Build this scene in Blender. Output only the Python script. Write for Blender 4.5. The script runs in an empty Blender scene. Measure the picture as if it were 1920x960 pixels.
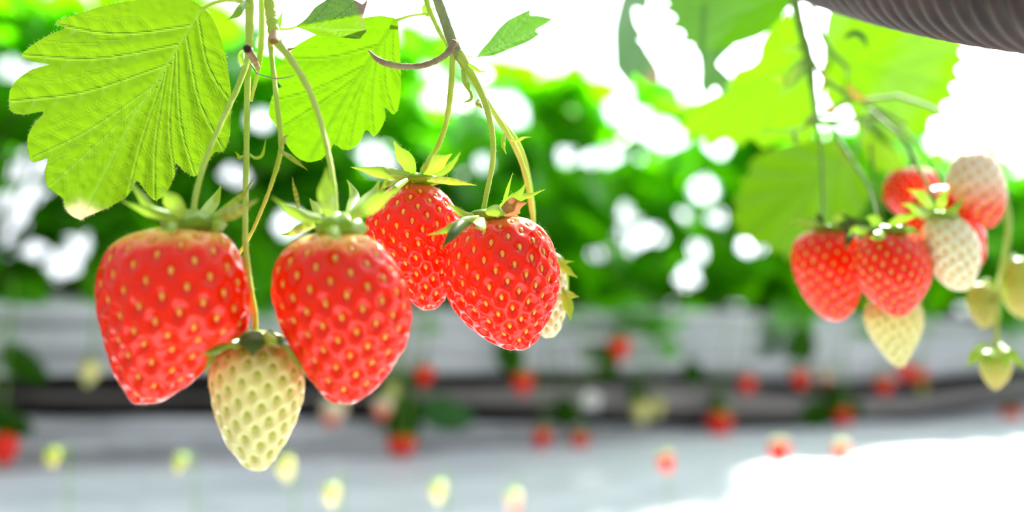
import bpy, math, random
import numpy as np
from mathutils import Vector, Matrix
from mathutils.geometry import delaunay_2d_cdt

# ---------------------------------------------------------------- camera, sky, sun, exposure
SC = bpy.context.scene
COL = SC.collection
W, H = 1920, 960
LENS = 35.0
F = W * LENS / 36.0
CAM = Vector((0, 0, 0.75))
PITCH = math.radians(5.3)
cam = bpy.data.cameras.new('camera')
cam.lens = LENS; cam.sensor_width = 36; cam.clip_start = 0.01; cam.clip_end = 200
cam.dof.use_dof = True; cam.dof.focus_distance = 0.30; cam.dof.aperture_fstop = 4.4
camo = bpy.data.objects.new('camera', cam); COL.objects.link(camo)
camo.location = CAM; camo.rotation_euler = (math.pi/2 + PITCH, 0, 0)
SC.camera = camo
FWD = Vector((0, math.cos(PITCH), math.sin(PITCH)))
UP = Vector((0, -math.sin(PITCH), math.cos(PITCH)))
RT = Vector((1, 0, 0))

SC.view_settings.view_transform = 'Standard'
SC.view_settings.look = 'None'
SC.view_settings.gamma = 1
SC.view_settings.use_curve_mapping = False
SC.view_settings.exposure = 0.14
SC.cycles.max_bounces = 10
SC.cycles.transmission_bounces = 8
SC.cycles.diffuse_bounces = 5
SC.cycles.sample_clamp_indirect = 6

SUN_EL, SUN_AZ = math.radians(45), math.radians(27)
SUN_DIR = Vector((math.sin(SUN_AZ)*math.cos(SUN_EL), math.cos(SUN_AZ)*math.cos(SUN_EL), math.sin(SUN_EL)))
sun = bpy.data.lights.new('sun', 'SUN'); sun.energy = 16; sun.angle = math.radians(3); sun.color = (1, 0.97, 0.9)
suno = bpy.data.objects.new('sun', sun); COL.objects.link(suno)
suno.rotation_euler = SUN_DIR.to_track_quat('Z', 'Y').to_euler()

world = bpy.data.worlds.new('sky'); SC.world = world; world.use_nodes = True
nt = world.node_tree; nt.nodes.clear()
def N(t, ty, **kw):
    n = t.nodes.new(ty)
    for k, v in kw.items():
        if k.startswith('i_'): n.inputs[k[2:].replace('_', ' ')].default_value = v
        else: setattr(n, k, v)
    return n
def MATH(t, op, a, b=None, clamp=False):
    n = t.nodes.new('ShaderNodeMath'); n.operation = op; n.use_clamp = clamp
    for i, v in enumerate((a, b)):
        if v is None: continue
        if hasattr(v, 'is_linked') or hasattr(v, 'links'): t.links.new(v, n.inputs[i])
        else: n.inputs[i].default_value = v
    return n.outputs[0]
def MIX(t, fac, a, b):
    n = t.nodes.new('ShaderNodeMix'); n.data_type = 'RGBA'
    for i, v in ((0, fac), (6, a), (7, b)):
        if hasattr(v, 'links'): t.links.new(v, n.inputs[i])
        else: n.inputs[i].default_value = v if i == 0 else (*v, 1)[:4]
    return n.outputs[2]
tc = N(nt, 'ShaderNodeTexCoord')
sep = N(nt, 'ShaderNodeSeparateXYZ'); nt.links.new(tc.outputs['Generated'], sep.inputs[0])
# a pale diffusing greenhouse sky: brighter on the sun's side, brightest around the sun
GLOW = Vector((math.sin(math.radians(26))*math.cos(math.radians(15)), math.cos(math.radians(26))*math.cos(math.radians(15)), math.sin(math.radians(15))))
dot = N(nt, 'ShaderNodeVectorMath', operation='DOT_PRODUCT'); nt.links.new(tc.outputs['Generated'], dot.inputs[0]); dot.inputs[1].default_value = GLOW
back = MATH(nt, 'MULTIPLY_ADD', dot.outputs['Value'], 0.5); nt.nodes[-1].inputs[2].default_value = 0.5
back = MATH(nt, 'POWER', back, 4.5)
glow = MATH(nt, 'POWER', MATH(nt, 'MAXIMUM', dot.outputs['Value'], 0.0), 40.0)
st = MATH(nt, 'ADD', MATH(nt, 'MULTIPLY', back, 3.0), 0.38)
st = MATH(nt, 'ADD', st, MATH(nt, 'MULTIPLY', glow, 5.0))
st = MATH(nt, 'ADD', st, MATH(nt, 'MULTIPLY', MATH(nt, 'MAXIMUM', sep.outputs['Z'], 0.0), 0.6))
low = MATH(nt, 'MULTIPLY_ADD', sep.outputs['Z'], 8.0, True); nt.nodes[-1].inputs[2].default_value = 1.0
bg = N(nt, 'ShaderNodeBackground')
nt.links.new(MIX(nt, low, (0.75, 0.8, 0.75), (0.88, 0.94, 1.0)), bg.inputs[0]); nt.links.new(st, bg.inputs[1])
wo = N(nt, 'ShaderNodeOutputWorld'); nt.links.new(bg.outputs[0], wo.inputs[0])

# ---------------------------------------------------------------- helpers
def P(px, py, d):
    """the point of the place that lies d metres ahead on the sight line of a spot in the photo"""
    return CAM + d * (FWD + RT * ((px - W/2) / F) + UP * ((H/2 - py) / F))
def Pn(px, py, d):
    px = np.asarray(px, float); py = np.asarray(py, float); d = np.asarray(d, float)
    px, py, d = np.broadcast_arrays(px, py, d)
    f, r, u, c = (np.array(v) for v in (FWD, RT, UP, CAM))
    return c + d[..., None] * (f + r * ((px - W/2) / F)[..., None] + u * ((H/2 - py) / F)[..., None])
def tag(o, label=None, cat=None, group=None, kind=None):
    if label: o['label'] = label
    if cat: o['category'] = cat
    if group: o['group'] = group
    if kind: o['kind'] = kind
    return o
ORG = {}
def thing(name, loc, label, cat, group=None):
    o = bpy.data.objects.new(name, None); COL.objects.link(o); o.location = loc; o.empty_display_size = 0.01
    ORG[o.name] = Vector(loc)
    return tag(o, label, cat, group)
def build(name, V, Fc, mat, parent=None, smooth=True, attrs=None, label=None, kind=None):
    """one mesh object from world-space points"""
    V = np.asarray(V, float).reshape(-1, 3)
    org = ORG.get(parent.name, Vector((0, 0, 0))) if parent else Vector(V.mean(0))
    me = bpy.data.meshes.new(name)
    me.from_pydata((V - np.array(org)).tolist(), [], Fc if isinstance(Fc, list) else Fc.tolist())
    if smooth: me.polygons.foreach_set('use_smooth', [True] * len(me.polygons))
    for k, a in (attrs or {}).items():
        at = me.attributes.new(k, 'FLOAT', 'POINT'); at.data.foreach_set('value', np.asarray(a, np.float32).ravel())
    for m in (mat if isinstance(mat, (list, tuple)) else [mat]): me.materials.append(m)
    me.update()
    o = bpy.data.objects.new(name, me); COL.objects.link(o)
    if parent: o.parent = parent
    else: o.location = org
    ORG[o.name] = org
    return tag(o, label, None, None, kind)
class Acc:
    def __init__(s): s.V = []; s.F = []; s.n = 0; s.A = {}
    def add(s, V, Fc, **at):
        V = np.asarray(V, float).reshape(-1, 3)
        s.V.append(V); s.F += [[i + s.n for i in f] for f in Fc]; s.n += len(V)
        for k, a in at.items(): s.A.setdefault(k, []).append(np.broadcast_to(np.asarray(a, float), (len(V),)))
    def build(s, name, mat, parent=None, **kw):
        if not s.V: return None
        return build(name, np.concatenate(s.V), s.F, mat, parent, attrs={k: np.concatenate(a) for k, a in s.A.items()}, **kw)
def grid_faces(nr, nc, wrap=False):
    f = []
    for i in range(nr - 1):
        for j in range(nc if wrap else nc - 1):
            k = (j + 1) % nc
            f.append([i*nc + j, i*nc + k, (i+1)*nc + k, (i+1)*nc + j])
    return f
def spline(pts, n):
    """Catmull-Rom through pts (rows of any width)"""
    p = np.asarray(pts, float)
    if len(p) == 2: return p[0] + (p[1] - p[0]) * np.linspace(0, 1, n)[:, None]
    q = np.vstack([2*p[0] - p[1], p, 2*p[-1] - p[-2]])
    L = np.r_[0, np.cumsum(np.linalg.norm(np.diff(p[:, :3], axis=0), axis=1))]
    out = []
    for s in np.linspace(0, L[-1], n):
        i = min(max(np.searchsorted(L, s, side='right') - 1, 0), len(p) - 2)
        t = (s - L[i]) / max(L[i+1] - L[i], 1e-9)
        a, b, c, d = q[i], q[i+1], q[i+2], q[i+3]
        out.append(0.5*((2*b) + (-a + c)*t + (2*a - 5*b + 4*c - d)*t*t + (-a + 3*b - 3*c + d)*t**3))
    return np.array(out)
def interp(x, xs, ys): return np.interp(x, xs, ys)
def tube_arrays(pts, rad, seg=10, closed=True):
    pts = np.asarray(pts, float); n = len(pts)
    rad = np.broadcast_to(np.asarray(rad, float), (n,))
    T = np.gradient(pts, axis=0); T /= np.linalg.norm(T, axis=1)[:, None] + 1e-12
    ref = np.array([0.0, 1, 0.05]); V = []
    for i in range(n):
        a = np.cross(T[i], ref); a /= np.linalg.norm(a) + 1e-9; b = np.cross(T[i], a)
        th = np.linspace(0, 2*math.pi, seg, endpoint=False)
        V.append(pts[i] + rad[i]*(np.cos(th)[:, None]*a + np.sin(th)[:, None]*b))
    V = np.concatenate(V); Fc = grid_faces(n, seg, True)
    if closed:
        V = np.vstack([V, pts[0], pts[-1]]); k = n*seg
        Fc += [[k, (j+1) % seg, j] for j in range(seg)] + [[k+1, (n-1)*seg + j, (n-1)*seg + (j+1) % seg] for j in range(seg)]
    return V, Fc
def px_path(pts, n, d=None):
    """photo path (x, y, depth, width px) -> world points and radii"""
    s = spline([(p[0], p[1], p[2]*1000, p[3]) for p in pts], n)
    dd = s[:, 2] / 1000
    return Pn(s[:, 0], s[:, 1], dd), np.maximum(s[:, 3]*0.8, 0.6) * dd / F / 2
rng = np.random.default_rng(7)
random.seed(7)
def hair_add(acc, p, d, L, r):
    """one fine tapering hair"""
    d = d / (np.linalg.norm(d) + 1e-9)
    a = np.cross(d, [0.3, 0.5, 0.81]); a /= np.linalg.norm(a) + 1e-9; b = np.cross(d, a)
    acc.add(np.array([p + a*r, p - a*r*0.5 + b*r*0.87, p - a*r*0.5 - b*r*0.87, p + d*L + b*L*0.12]), [[0, 1, 3], [1, 2, 3], [2, 0, 3]])
def tube_hairs(acc, pts, rad, n, L=0.0009):
    pts = np.asarray(pts); T = np.gradient(pts, axis=0)
    for _ in range(n):
        i = rng.integers(1, len(pts)-1); t = T[i]/np.linalg.norm(T[i]); th = rng.uniform(0, 2*math.pi)
        a = np.cross(t, [0, 1, 0.05]); a /= np.linalg.norm(a); b = np.cross(t, a)
        d = math.cos(th)*a + math.sin(th)*b
        hair_add(acc, pts[i] + d*rad[i]*0.9, d + t*rng.uniform(-0.2, 0.6), L*rng.uniform(0.5, 1.3), 0.00003)
def stem(name, pts, mat, parent, n=60, hairs=0, label=None):
    p, r = px_path(pts, n)
    r = r * (1 + 0.05*np.sin(np.arange(n)*0.9) + 0.03*rng.standard_normal(n))
    V, Fc = tube_arrays(p, r)
    o = build(name, V, Fc, mat, parent, label=label)
    if hairs:
        a = Acc(); tube_hairs(a, p, r, hairs); h = a.build('hairs', M['hair'], o, kind='stuff')
    return o

# ---------------------------------------------------------------- materials
def new_mat(name):
    m = bpy.data.materials.new(name); m.use_nodes = True; t = m.node_tree; t.nodes.clear()
    out = N(t, 'ShaderNodeOutputMaterial'); return m, t, out
def attr(t, name): return N(t, 'ShaderNodeAttribute', attribute_name=name).outputs['Fac']
def noise(t, scale, detail=3, vec=None):
    n = N(t, 'ShaderNodeTexNoise'); n.inputs['Scale'].default_value = scale; n.inputs['Detail'].default_value = detail
    if vec is None:
        c = N(t, 'ShaderNodeTexCoord'); vec = c.outputs['Object']
    t.links.new(vec, n.inputs['Vector']); return n.outputs['Fac']
def ramp(t, x, a, b):
    n = N(t, 'ShaderNodeMapRange'); n.inputs[1].default_value = a; n.inputs[2].default_value = b
    t.links.new(x, n.inputs[0]); return n.outputs[0]
def bump(t, h, strength, dist):
    n = N(t, 'ShaderNodeBump'); n.inputs['Strength'].default_value = strength; n.inputs['Distance'].default_value = dist
    t.links.new(h, n.inputs['Height']); return n.outputs[0]
def leaf_mat(name, refl, trans, vein_c, tr=0.6, gloss=0.10, rough=0.4, quilt=True, brown=(0.35, 0.2, 0.1)):
    m, t, out = new_mat(name)
    v = attr(t, 'vein'); dm = attr(t, 'dry'); vary = attr(t, 'vary')
    nz = noise(t, 180, 4)
    def tint(c):
        k = MIX(t, MATH(t, 'MULTIPLY', ramp(t, nz, 0.3, 0.7), 0.35), c, tuple(min(1, x*1.25) for x in c))
        k = MIX(t, MATH(t, 'MULTIPLY', vary, 1.0, True), k, (c[0]*0.3, c[1]*0.5, c[2]+0.004))
        k = MIX(t, MATH(t, 'MULTIPLY', v, 0.5), k, vein_c)
        return MIX(t, dm, k, brown)
    d = N(t, 'ShaderNodeBsdfDiffuse'); tl = N(t, 'ShaderNodeBsdfTranslucent'); g = N(t, 'ShaderNodeBsdfGlossy'); g.inputs['Roughness'].default_value = rough
    t.links.new(tint(refl), d.inputs[0]); t.links.new(tint(trans), tl.inputs[0])
    g.inputs[0].default_value = (0.9, 1, 0.9, 1)
    if quilt:
        vo = N(t, 'ShaderNodeTexVoronoi'); vo.feature = 'SMOOTH_F1'; vo.inputs['Scale'].default_value = 420
        c = N(t, 'ShaderNodeTexCoord'); t.links.new(c.outputs['Object'], vo.inputs['Vector'])
        h = MATH(t, 'ADD', MATH(t, 'MULTIPLY', vo.outputs['Distance'], -0.6), MATH(t, 'MULTIPLY', v, -0.8))
        b = bump(t, h, 0.7, 0.0006)
        for s in (d, tl, g): t.links.new(b, s.inputs['Normal'])
    mx = N(t, 'ShaderNodeMixShader'); mx.inputs[0].default_value = tr
    t.links.new(d.outputs[0], mx.inputs[1]); t.links.new(tl.outputs[0], mx.inputs[2])
    fr = N(t, 'ShaderNodeFresnel'); fr.inputs[0].default_value = 1.4
    m2 = N(t, 'ShaderNodeMixShader'); t.links.new(MATH(t, 'MULTIPLY', fr.outputs[0], gloss*3), m2.inputs[0])
    t.links.new(mx.outputs[0], m2.inputs[1]); t.links.new(g.outputs[0], m2.inputs[2]); t.links.new(m2.outputs[0], out.inputs[0])
    return m
def plain(name, c, rough=0.6, c2=None, scale=30, spec=0.5, bumpd=0, sss=0, sssr=(0.004, 0.001, 0.0005), stretch=None, tl=0.0):
    m, t, out = new_mat(name); p = N(t, 'ShaderNodeBsdfPrincipled')
    tcn = N(t, 'ShaderNodeTexCoord'); vec = tcn.outputs['Object']
    if stretch:
        mp = N(t, 'ShaderNodeMapping'); mp.inputs['Scale'].default_value = stretch[:3]; mp.inputs['Rotation'].default_value = (0, 0, stretch[3] if len(stretch) > 3 else 0)
        t.links.new(vec, mp.inputs['Vector']); vec = mp.outputs[0]
    nz = noise(t, scale, 4, vec)
    if c2: t.links.new(MIX(t, ramp(t, nz, 0.35, 0.65), c, c2), p.inputs['Base Color'])
    else: p.inputs['Base Color'].default_value = (*c, 1)
    p.inputs['Roughness'].default_value = rough; p.inputs['Specular IOR Level'].default_value = spec
    if bumpd: t.links.new(bump(t, nz, 0.8, bumpd), p.inputs['Normal'])
    if sss:
        p.inputs['Subsurface Weight'].default_value = sss; p.inputs['Subsurface Radius'].default_value = sssr; p.inputs['Subsurface Scale'].default_value = 1
    if tl:
        x = N(t, 'ShaderNodeBsdfTranslucent'); x.inputs[0].default_value = (*c, 1); mx = N(t, 'ShaderNodeMixShader'); mx.inputs[0].default_value = tl
        t.links.new(p.outputs[0], mx.inputs[1]); t.links.new(x.outputs[0], mx.inputs[2]); t.links.new(mx.outputs[0], out.inputs[0])
    else: t.links.new(p.outputs[0], out.inputs[0])
    return m
def berry_mat(name, body, neck, pit, rim, tipc=None, coat=0.48, rough=0.3, spec=0.05, sss=0.35, neck0=0.02, neck1=0.2):
    m, t, out = new_mat(name); p = N(t, 'ShaderNodeBsdfPrincipled')
    h = attr(t, 'along'); pt = attr(t, 'pit'); nz = noise(t, 120, 3)
    hh = MATH(t, 'ADD', h, MATH(t, 'MULTIPLY', MATH(t, 'SUBTRACT', nz, 0.5), 0.12))
    c = MIX(t, MATH(t, 'POWER', ramp(t, hh, neck1, neck0), 1.0, True), body, neck)
    if tipc: c = MIX(t, ramp(t, hh, 0.35, 0.75), c, tipc)
    c = MIX(t, MATH(t, 'MULTIPLY', ramp(t, pt, 0.0, -1.0), 0.0), c, rim)
    c = MIX(t, ramp(t, pt, 0.35, 1.0), c, pit)
    t.links.new(c, p.inputs['Base Color'])
    p.inputs['Roughness'].default_value = rough; p.inputs['Specular IOR Level'].default_value = spec
    p.inputs['Coat Weight'].default_value = coat; p.inputs['Coat Roughness'].default_value = 0.07; p.inputs['Coat IOR'].default_value = 1.6
    p.inputs['Subsurface Weight'].default_value = sss; p.inputs['Subsurface Scale'].default_value = 1
    p.inputs['Subsurface Radius'].default_value = (0.005, 0.0012, 0.0006)
    t.links.new(bump(t, noise(t, 900, 2), 0.15, 0.0002), p.inputs['Normal'])
    t.links.new(p.outputs[0], out.inputs[0]); return m
M = {}
M['leaf'] = leaf_mat('leaf_green', (0.11, 0.26, 0.009), (0.12, 0.235, 0.003), (0.16, 0.30, 0.03), tr=0.6, gloss=0.05, brown=(0.50, 0.42, 0.22))
M['leaf_brown'] = leaf_mat('leaf_brown_tip', (0.11, 0.26, 0.009), (0.10, 0.22, 0.003), (0.16, 0.30, 0.03), tr=0.6, gloss=0.02, brown=(0.20, 0.11, 0.085))
M['leaf_small'] = leaf_mat('leaf_small_green', (0.17, 0.46, 0.07), (0.09, 0.24, 0.02), (0.25, 0.5, 0.12), tr=0.5, gloss=0.03)
M['stem_brown'] = plain('stem_brownish', (0.20, 0.13, 0.07), 0.7, (0.27, 0.25, 0.11), 160)
M['leaf_mid'] = leaf_mat('leaf_mid_green', (0.09, 0.25, 0.006), (0.10, 0.235, 0.002), (0.06, 0.15, 0.005), tr=0.65, gloss=0.01)
M['leaf_blue'] = leaf_mat('leaf_bluish_green', (0.08, 0.28, 0.06), (0.06, 0.16, 0.015), (0.12, 0.22, 0.08), tr=0.5, gloss=0.03)
M['leaf_deep'] = leaf_mat('leaf_deep_green', (0.04, 0.16, 0.006), (0.04, 0.13, 0.001), (0.04, 0.12, 0.01), tr=0.55, gloss=0.015)
M['leaf_far'] = leaf_mat('leaf_far', (0.14, 0.56, 0.001), (0.15, 0.66, 0.0003), (0.15, 0.4, 0.005), tr=0.68, gloss=0.03, rough=0.3, quilt=False)
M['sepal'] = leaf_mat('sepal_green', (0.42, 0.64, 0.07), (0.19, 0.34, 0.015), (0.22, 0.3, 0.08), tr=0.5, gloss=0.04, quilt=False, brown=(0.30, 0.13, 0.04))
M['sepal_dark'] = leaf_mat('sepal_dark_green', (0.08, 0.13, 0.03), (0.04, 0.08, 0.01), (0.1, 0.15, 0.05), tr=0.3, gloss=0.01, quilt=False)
M['stem'] = plain('stem_green', (0.34, 0.52, 0.03), 0.5, (0.44, 0.58, 0.10), 120, sss=0.4, sssr=(0.002, 0.002, 0.0005))
M['stem_grey'] = plain('stem_greyish_green', (0.18, 0.24, 0.08), 0.6, (0.30, 0.36, 0.16), 150)
M['stem_deep'] = plain('stem_deep_green', (0.11, 0.28, 0.02), 0.6, (0.18, 0.36, 0.04), 80)
M['dry'] = plain('dry_brown', (0.20, 0.10, 0.04), 0.8, (0.40, 0.30, 0.16), 300)
M['hole'] = plain('dark_brown', (0.03, 0.015, 0.008), 0.9)
M['hair'] = plain('pale_hair', (0.85, 0.85, 0.6), 0.6, tl=0.5)
RED = (0.90, 0.018, 0.0006)
M['red'] = berry_mat('ripe_red', RED, (0.95, 0.60, 0.14), (0.72, 0.02, 0.001), (0.9, 0.1, 0.08), tipc=(0.90, 0.024, 0.003), neck0=0.01, neck1=0.13)
M['red_neck'] = berry_mat('ripe_red_thin_neck', RED, (0.80, 0.30, 0.08), (0.72, 0.02, 0.001), (0.9, 0.1, 0.08), tipc=(0.90, 0.022, 0.003), neck0=0.0, neck1=0.09)
M['cream'] = berry_mat('unripe_cream', (0.78, 0.72, 0.26), (0.62, 0.54, 0.12), (0.46, 0.46, 0.05), (0.9, 0.9, 0.6), tipc=(0.72, 0.70, 0.30), coat=0.4, rough=0.35)
M['white'] = berry_mat('unripe_white', (0.80, 0.78, 0.50), (0.75, 0.75, 0.4), (0.62, 0.60, 0.20), (0.9, 0.9, 0.6), coat=0.4, rough=0.35)
M['half'] = berry_mat('half_ripe', (0.85, 0.72, 0.50), (0.8, 0.75, 0.5), (0.7, 0.4, 0.2), (0.9, 0.9, 0.6), tipc=(0.85, 0.06, 0.02), coat=0.4)
M['green_fruit'] = berry_mat('unripe_green', (0.38, 0.48, 0.06), (0.3, 0.5, 0.05), (0.3, 0.35, 0.03), (0.9, 0.9, 0.6), tipc=(0.55, 0.5, 0.12), coat=0.3, rough=0.4)
M['seed'] = plain('seed_gold', (0.88, 0.36, 0.02), 0.35, (0.88, 0.50, 0.06), 500, spec=0.6)
M['seed_green'] = plain('seed_green', (0.42, 0.44, 0.03), 0.4, (0.50, 0.48, 0.06), 500)
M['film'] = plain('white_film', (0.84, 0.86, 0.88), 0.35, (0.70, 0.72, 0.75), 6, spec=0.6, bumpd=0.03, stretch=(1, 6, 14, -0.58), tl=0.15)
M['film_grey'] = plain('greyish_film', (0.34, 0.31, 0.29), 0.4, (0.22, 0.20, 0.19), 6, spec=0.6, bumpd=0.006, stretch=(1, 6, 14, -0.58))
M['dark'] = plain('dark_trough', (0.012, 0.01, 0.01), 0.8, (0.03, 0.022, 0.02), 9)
M['soil'] = plain('soil', (0.05, 0.035, 0.02), 0.95, (0.10, 0.08, 0.05), 60, bumpd=0.01)
M['sheet'] = plain('white_mulch', (0.80, 0.83, 0.88), 0.45, (0.68, 0.71, 0.77), 5, spec=0.4, bumpd=0.012, stretch=(1, 8, 8, -0.58))
M['ground'] = plain('grey_ground', (0.10, 0.095, 0.08), 0.8, (0.06, 0.055, 0.045), 8, bumpd=0.01)
M['metal'] = plain('galvanised', (0.5, 0.5, 0.5), 0.4, (0.4, 0.4, 0.4), 40)
M['hose'] = plain('brown_grey_rubber', (0.022, 0.014, 0.011), 0.45, (0.055, 0.034, 0.026), 90, spec=0.35, bumpd=0.0006)
M['petal'] = plain('white_petal', (0.92, 0.92, 0.95), 0.5, tl=0.3)
M['stamen'] = plain('yellow_stamen', (0.75, 0.6, 0.1), 0.6)

# ---------------------------------------------------------------- large structure: floor, growing row
DV = np.array([0.835, 0.550, 0]); NV = np.array([0.550, -0.835, 0]); R0 = np.array([0, 1.6, 0])
def row(t, s, z): # along the row, towards the camera, height over the camera's
    return R0 + np.multiply.outer(t, DV) + np.multiply.outer(s, NV) + np.multiply.outer(np.asarray(z) + CAM.z, [0, 0, 1])
def row_hit(px, py, s):
    """where the sight line of a spot in the photo meets the row's upright plane at offset s -> (t, height over camera)"""
    d = np.array(P(px, py, 1.0) - CAM)
    o = R0 + s*NV
    # d*k = o + t*DV
    A = np.array([[d[0], -DV[0]], [d[1], -DV[1]]]); k, t = np.linalg.solve(A, o[:2])
    return t, k*d[2]
fl_n = 60
gx = np.linspace(-9, 12, fl_n); gy = np.linspace(-6, 18, fl_n)
X, Y = np.meshgrid(gx, gy); Z = 0.006*np.sin(X*7 + Y*3) + 0.01*rng.random(X.shape)
tag(build('floor', np.stack([X, Y, Z], -1), grid_faces(fl_n, fl_n), M['ground']), kind='structure')

ts = np.linspace(-2.0, 4.5, 90); su = np.linspace(1.0, 1.85, 16); T_, S_ = np.meshgrid(ts, su, indexing='ij')  # unseen white strip, added so the berries' lower fronts pick up its reflection
V = R0 + T_[..., None]*DV + S_[..., None]*NV + (0.03 + 0.006*np.sin(T_*11 + S_*20) + 0.004*np.sin(T_*37 - S_*9))[..., None]*np.array([0, 0, 1])
tag(build('reflector_sheet', V, grid_faces(90, 16), M['film']), 'added white reflector sheet on the floor, out of view below the hanging berries', 'sheet')
PXS = np.array([-500, -250, 0, 250, 500, 750, 1000, 1250, 1500, 1750, 1920, 2150, 2400, 2650])
def strip(name, xs, yt, yb, s0, bulge, mat, parent, nr=26, wob=0.006, label=None, pleat=0.0):
    px = np.interp(np.linspace(0, 1, 150), np.linspace(0, 1, len(PXS)), PXS)
    V = []
    for x in px:
        a = np.interp(x, xs, yt); b = np.interp(x, xs, yb)
        if x < xs[0]: k = (x - xs[0]); a = yt[0] + k*(-0.03); b = yb[0] + k*0.02
        if x > xs[-1]: k = (x - xs[-1]); a = yt[-1] + k*0.029; b = yb[-1] - k*0.03
        t, zt = row_hit(x, a, s0); t2, zb = row_hit(x, b, s0)
        for j in range(nr):
            u = j/(nr-1)
            s = s0 + pleat*math.sin(2*math.pi*2.6*u + 1.6*math.sin(1.7*t)) + bulge*math.sin(math.pi*(0.15 + 0.7*u)) + wob*math.sin(9*t + 14*u) + wob*0.6*math.sin(31*t + 5*u)
            V.append(row(t, s, zt + (zb - zt)*u))
    o = build(name, V, grid_faces(len(px), nr), mat, parent, label=label)
    return o
bench = thing('growing_bench', row(0, 0, -CAM.z), 'long raised growing bench wrapped in white film, blurred behind the hanging berries', 'growing bench')
XA = [0, 250, 500, 800, 1000, 1300, 1500, 1700, 1920]
strip('film_skirt', XA, [552, 556, 562, 568, 572, 582, 592, 598, 604], [704, 698, 695, 702, 697, 702, 714, 712, 684], 0.09, 0.03, M['film'], bench, label='upper white film', pleat=0.013)
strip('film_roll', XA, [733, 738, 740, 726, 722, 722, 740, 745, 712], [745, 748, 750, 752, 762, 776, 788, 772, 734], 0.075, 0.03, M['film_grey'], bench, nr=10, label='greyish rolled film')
strip('lower_film', XA, [780, 780, 782, 790, 792, 800, 804, 786, 756], [876, 872, 868, 858, 850, 830, 820, 806, 800], 0.08, 0.02, M['film'], bench, label='lower grey-white film', pleat=0.008)
# trough behind the films, a closed dark channel; soil on top
def prism(prof, t0, t1, nt=40):
    ts = np.linspace(t0, t1, nt); n = len(prof)
    V = np.concatenate([[row(t, s, z) for s, z in prof] for t in ts]); Fc = grid_faces(nt, n, True)
    Fc += [list(range(n))[::-1], [(nt-1)*n + j for j in range(n)]]
    return V, Fc
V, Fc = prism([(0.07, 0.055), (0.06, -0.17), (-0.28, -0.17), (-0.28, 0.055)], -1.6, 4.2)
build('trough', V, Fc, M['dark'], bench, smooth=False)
V, Fc = prism([(0.085, 0.055), (0.03, 0.078), (-0.23, 0.078), (-0.28, 0.055), (-0.2, 0.05), (0.05, 0.05)], -1.6, 4.2)
build('soil', V, Fc, M['soil'], bench)
for t in (-1.3, 0.1, 1.5, 2.9, 4.1):
    p0 = row(t, -0.1, -CAM.z); p1 = row(t, -0.1, -0.17)
    V, Fc = tube_arrays([p0, p1], 0.017, 10); build('bench_post', V, Fc, M['metal'], bench)
# the sloping white ground sheet
px = np.linspace(-500, 2600, 160); V = []
nr = 40
for x in px:
    y = np.interp(x, [-500, 0, 500, 900, 1200, 1500, 1920, 2600], [878, 870, 862, 845, 825, 806, 784, 752])
    t, zt = row_hit(x, y, 0.12)
    for j in range(nr):
        u = j/(nr-1); q = min(u/0.85, 1); dn = max(0, (u - 0.85)/0.15)
        z = zt - 0.015*q - 0.11*q*min(1, max(0, (0.15 - t)/0.45)) - (CAM.z - 0.22)*dn
        V.append(row(t, 0.12 + 0.72*q + 0.02*dn + 0.012*math.sin(5*t + 9*q) + 0.005*math.sin(23*t + 30*q), z + 0.005*math.sin(45*q + 3*t) + 0.003*math.sin(90*q + 11*t)))
sheet = tag(build('mulch_sheet', V, grid_faces(160, nr), M['sheet']), 'white mulch sheet over the low bed in front of the far growing bench', 'sheet')

# ---------------------------------------------------------------- far plants
def leaflet(L, Wd, fold, droop, nseg=9):
    """one toothed leaflet, base at origin along +x, normal +z"""
    V = []; 
    us = np.linspace(0, 1, nseg)
    for i, u in enumerate(us):
        w = Wd*0.5*(math.sin(math.pi*min(1, u**0.8*0.92 + 0.04)))**0.65
        if i == nseg-1: w = 0.06*Wd
        k = 1.0 if i % 2 else 0.84
        for v in (-1, -0.5, 0, 0.5, 1):
            V.append((L*(u + (0.05 if abs(v) == 1 and i % 2 == 0 else 0)), v*w*(k if abs(v) == 1 else 1), abs(v)*w*fold - droop*L*u*u))
    return np.array(V), grid_faces(nseg, 5), np.tile([0.1, 0, 0.8, 0, 0.1], nseg)
def rotm(a, b, c): return np.array(Matrix.Rotation(c, 3, 'Z') @ Matrix.Rotation(b, 3, 'Y') @ Matrix.Rotation(a, 3, 'X'))
HOLES = [(1210, 300, 9), (1340, 410, 10), (1180, 460, 9), (1150, 540, 10), (1250, 570, 9), (1440, 540, 10), (1400, 520, 9), (1090, 380, 8), (1280, 400, 9), (760, 200, 9), (1020, 260, 9), (1430, 600, 8), (960, 560, 8), (80, 240, 10), (100, 300, 9), (470, 490, 9), (70, 360, 10), (150, 460, 9), (1360, 480, 8), (1240, 330, 8), (960, 212, 36), (925, 196, 20), (1205, 232, 28), (1250, 258, 30), (1320, 356, 30), (1292, 516, 22), (1308, 470, 20), (1412, 458, 22), (905, 303, 16), (825, 182, 20),
         (1060, 292, 20), (1112, 300, 16), (1152, 290, 18), (36, 420, 16), (62, 468, 18), (20, 455, 10), (700, 296, 34), (492, 225, 26), (540, 420, 30), (130, 500, 20), (440, 330, 24),
         (1226, 442, 16), (1126, 482, 16), (1370, 580, 18), (20, 130, 22), (60, 150, 26), (1800, 590, 22), (1660, 620, 12), (1545, 610, 18), (30, 320, 16), (10, 380, 14), (1150, 210, 18), (1350, 275, 22), (1175, 400, 12)]
HT = []
for (hx, hy, hr) in HOLES:
    d = np.array(P(hx, hy, 1.0) - CAM); HT.append((d/np.linalg.norm(d), 0.60*hr/F - 0.0005))
HD = np.array([h[0] for h in HT]); HR = np.array([h[1] for h in HT])
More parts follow.
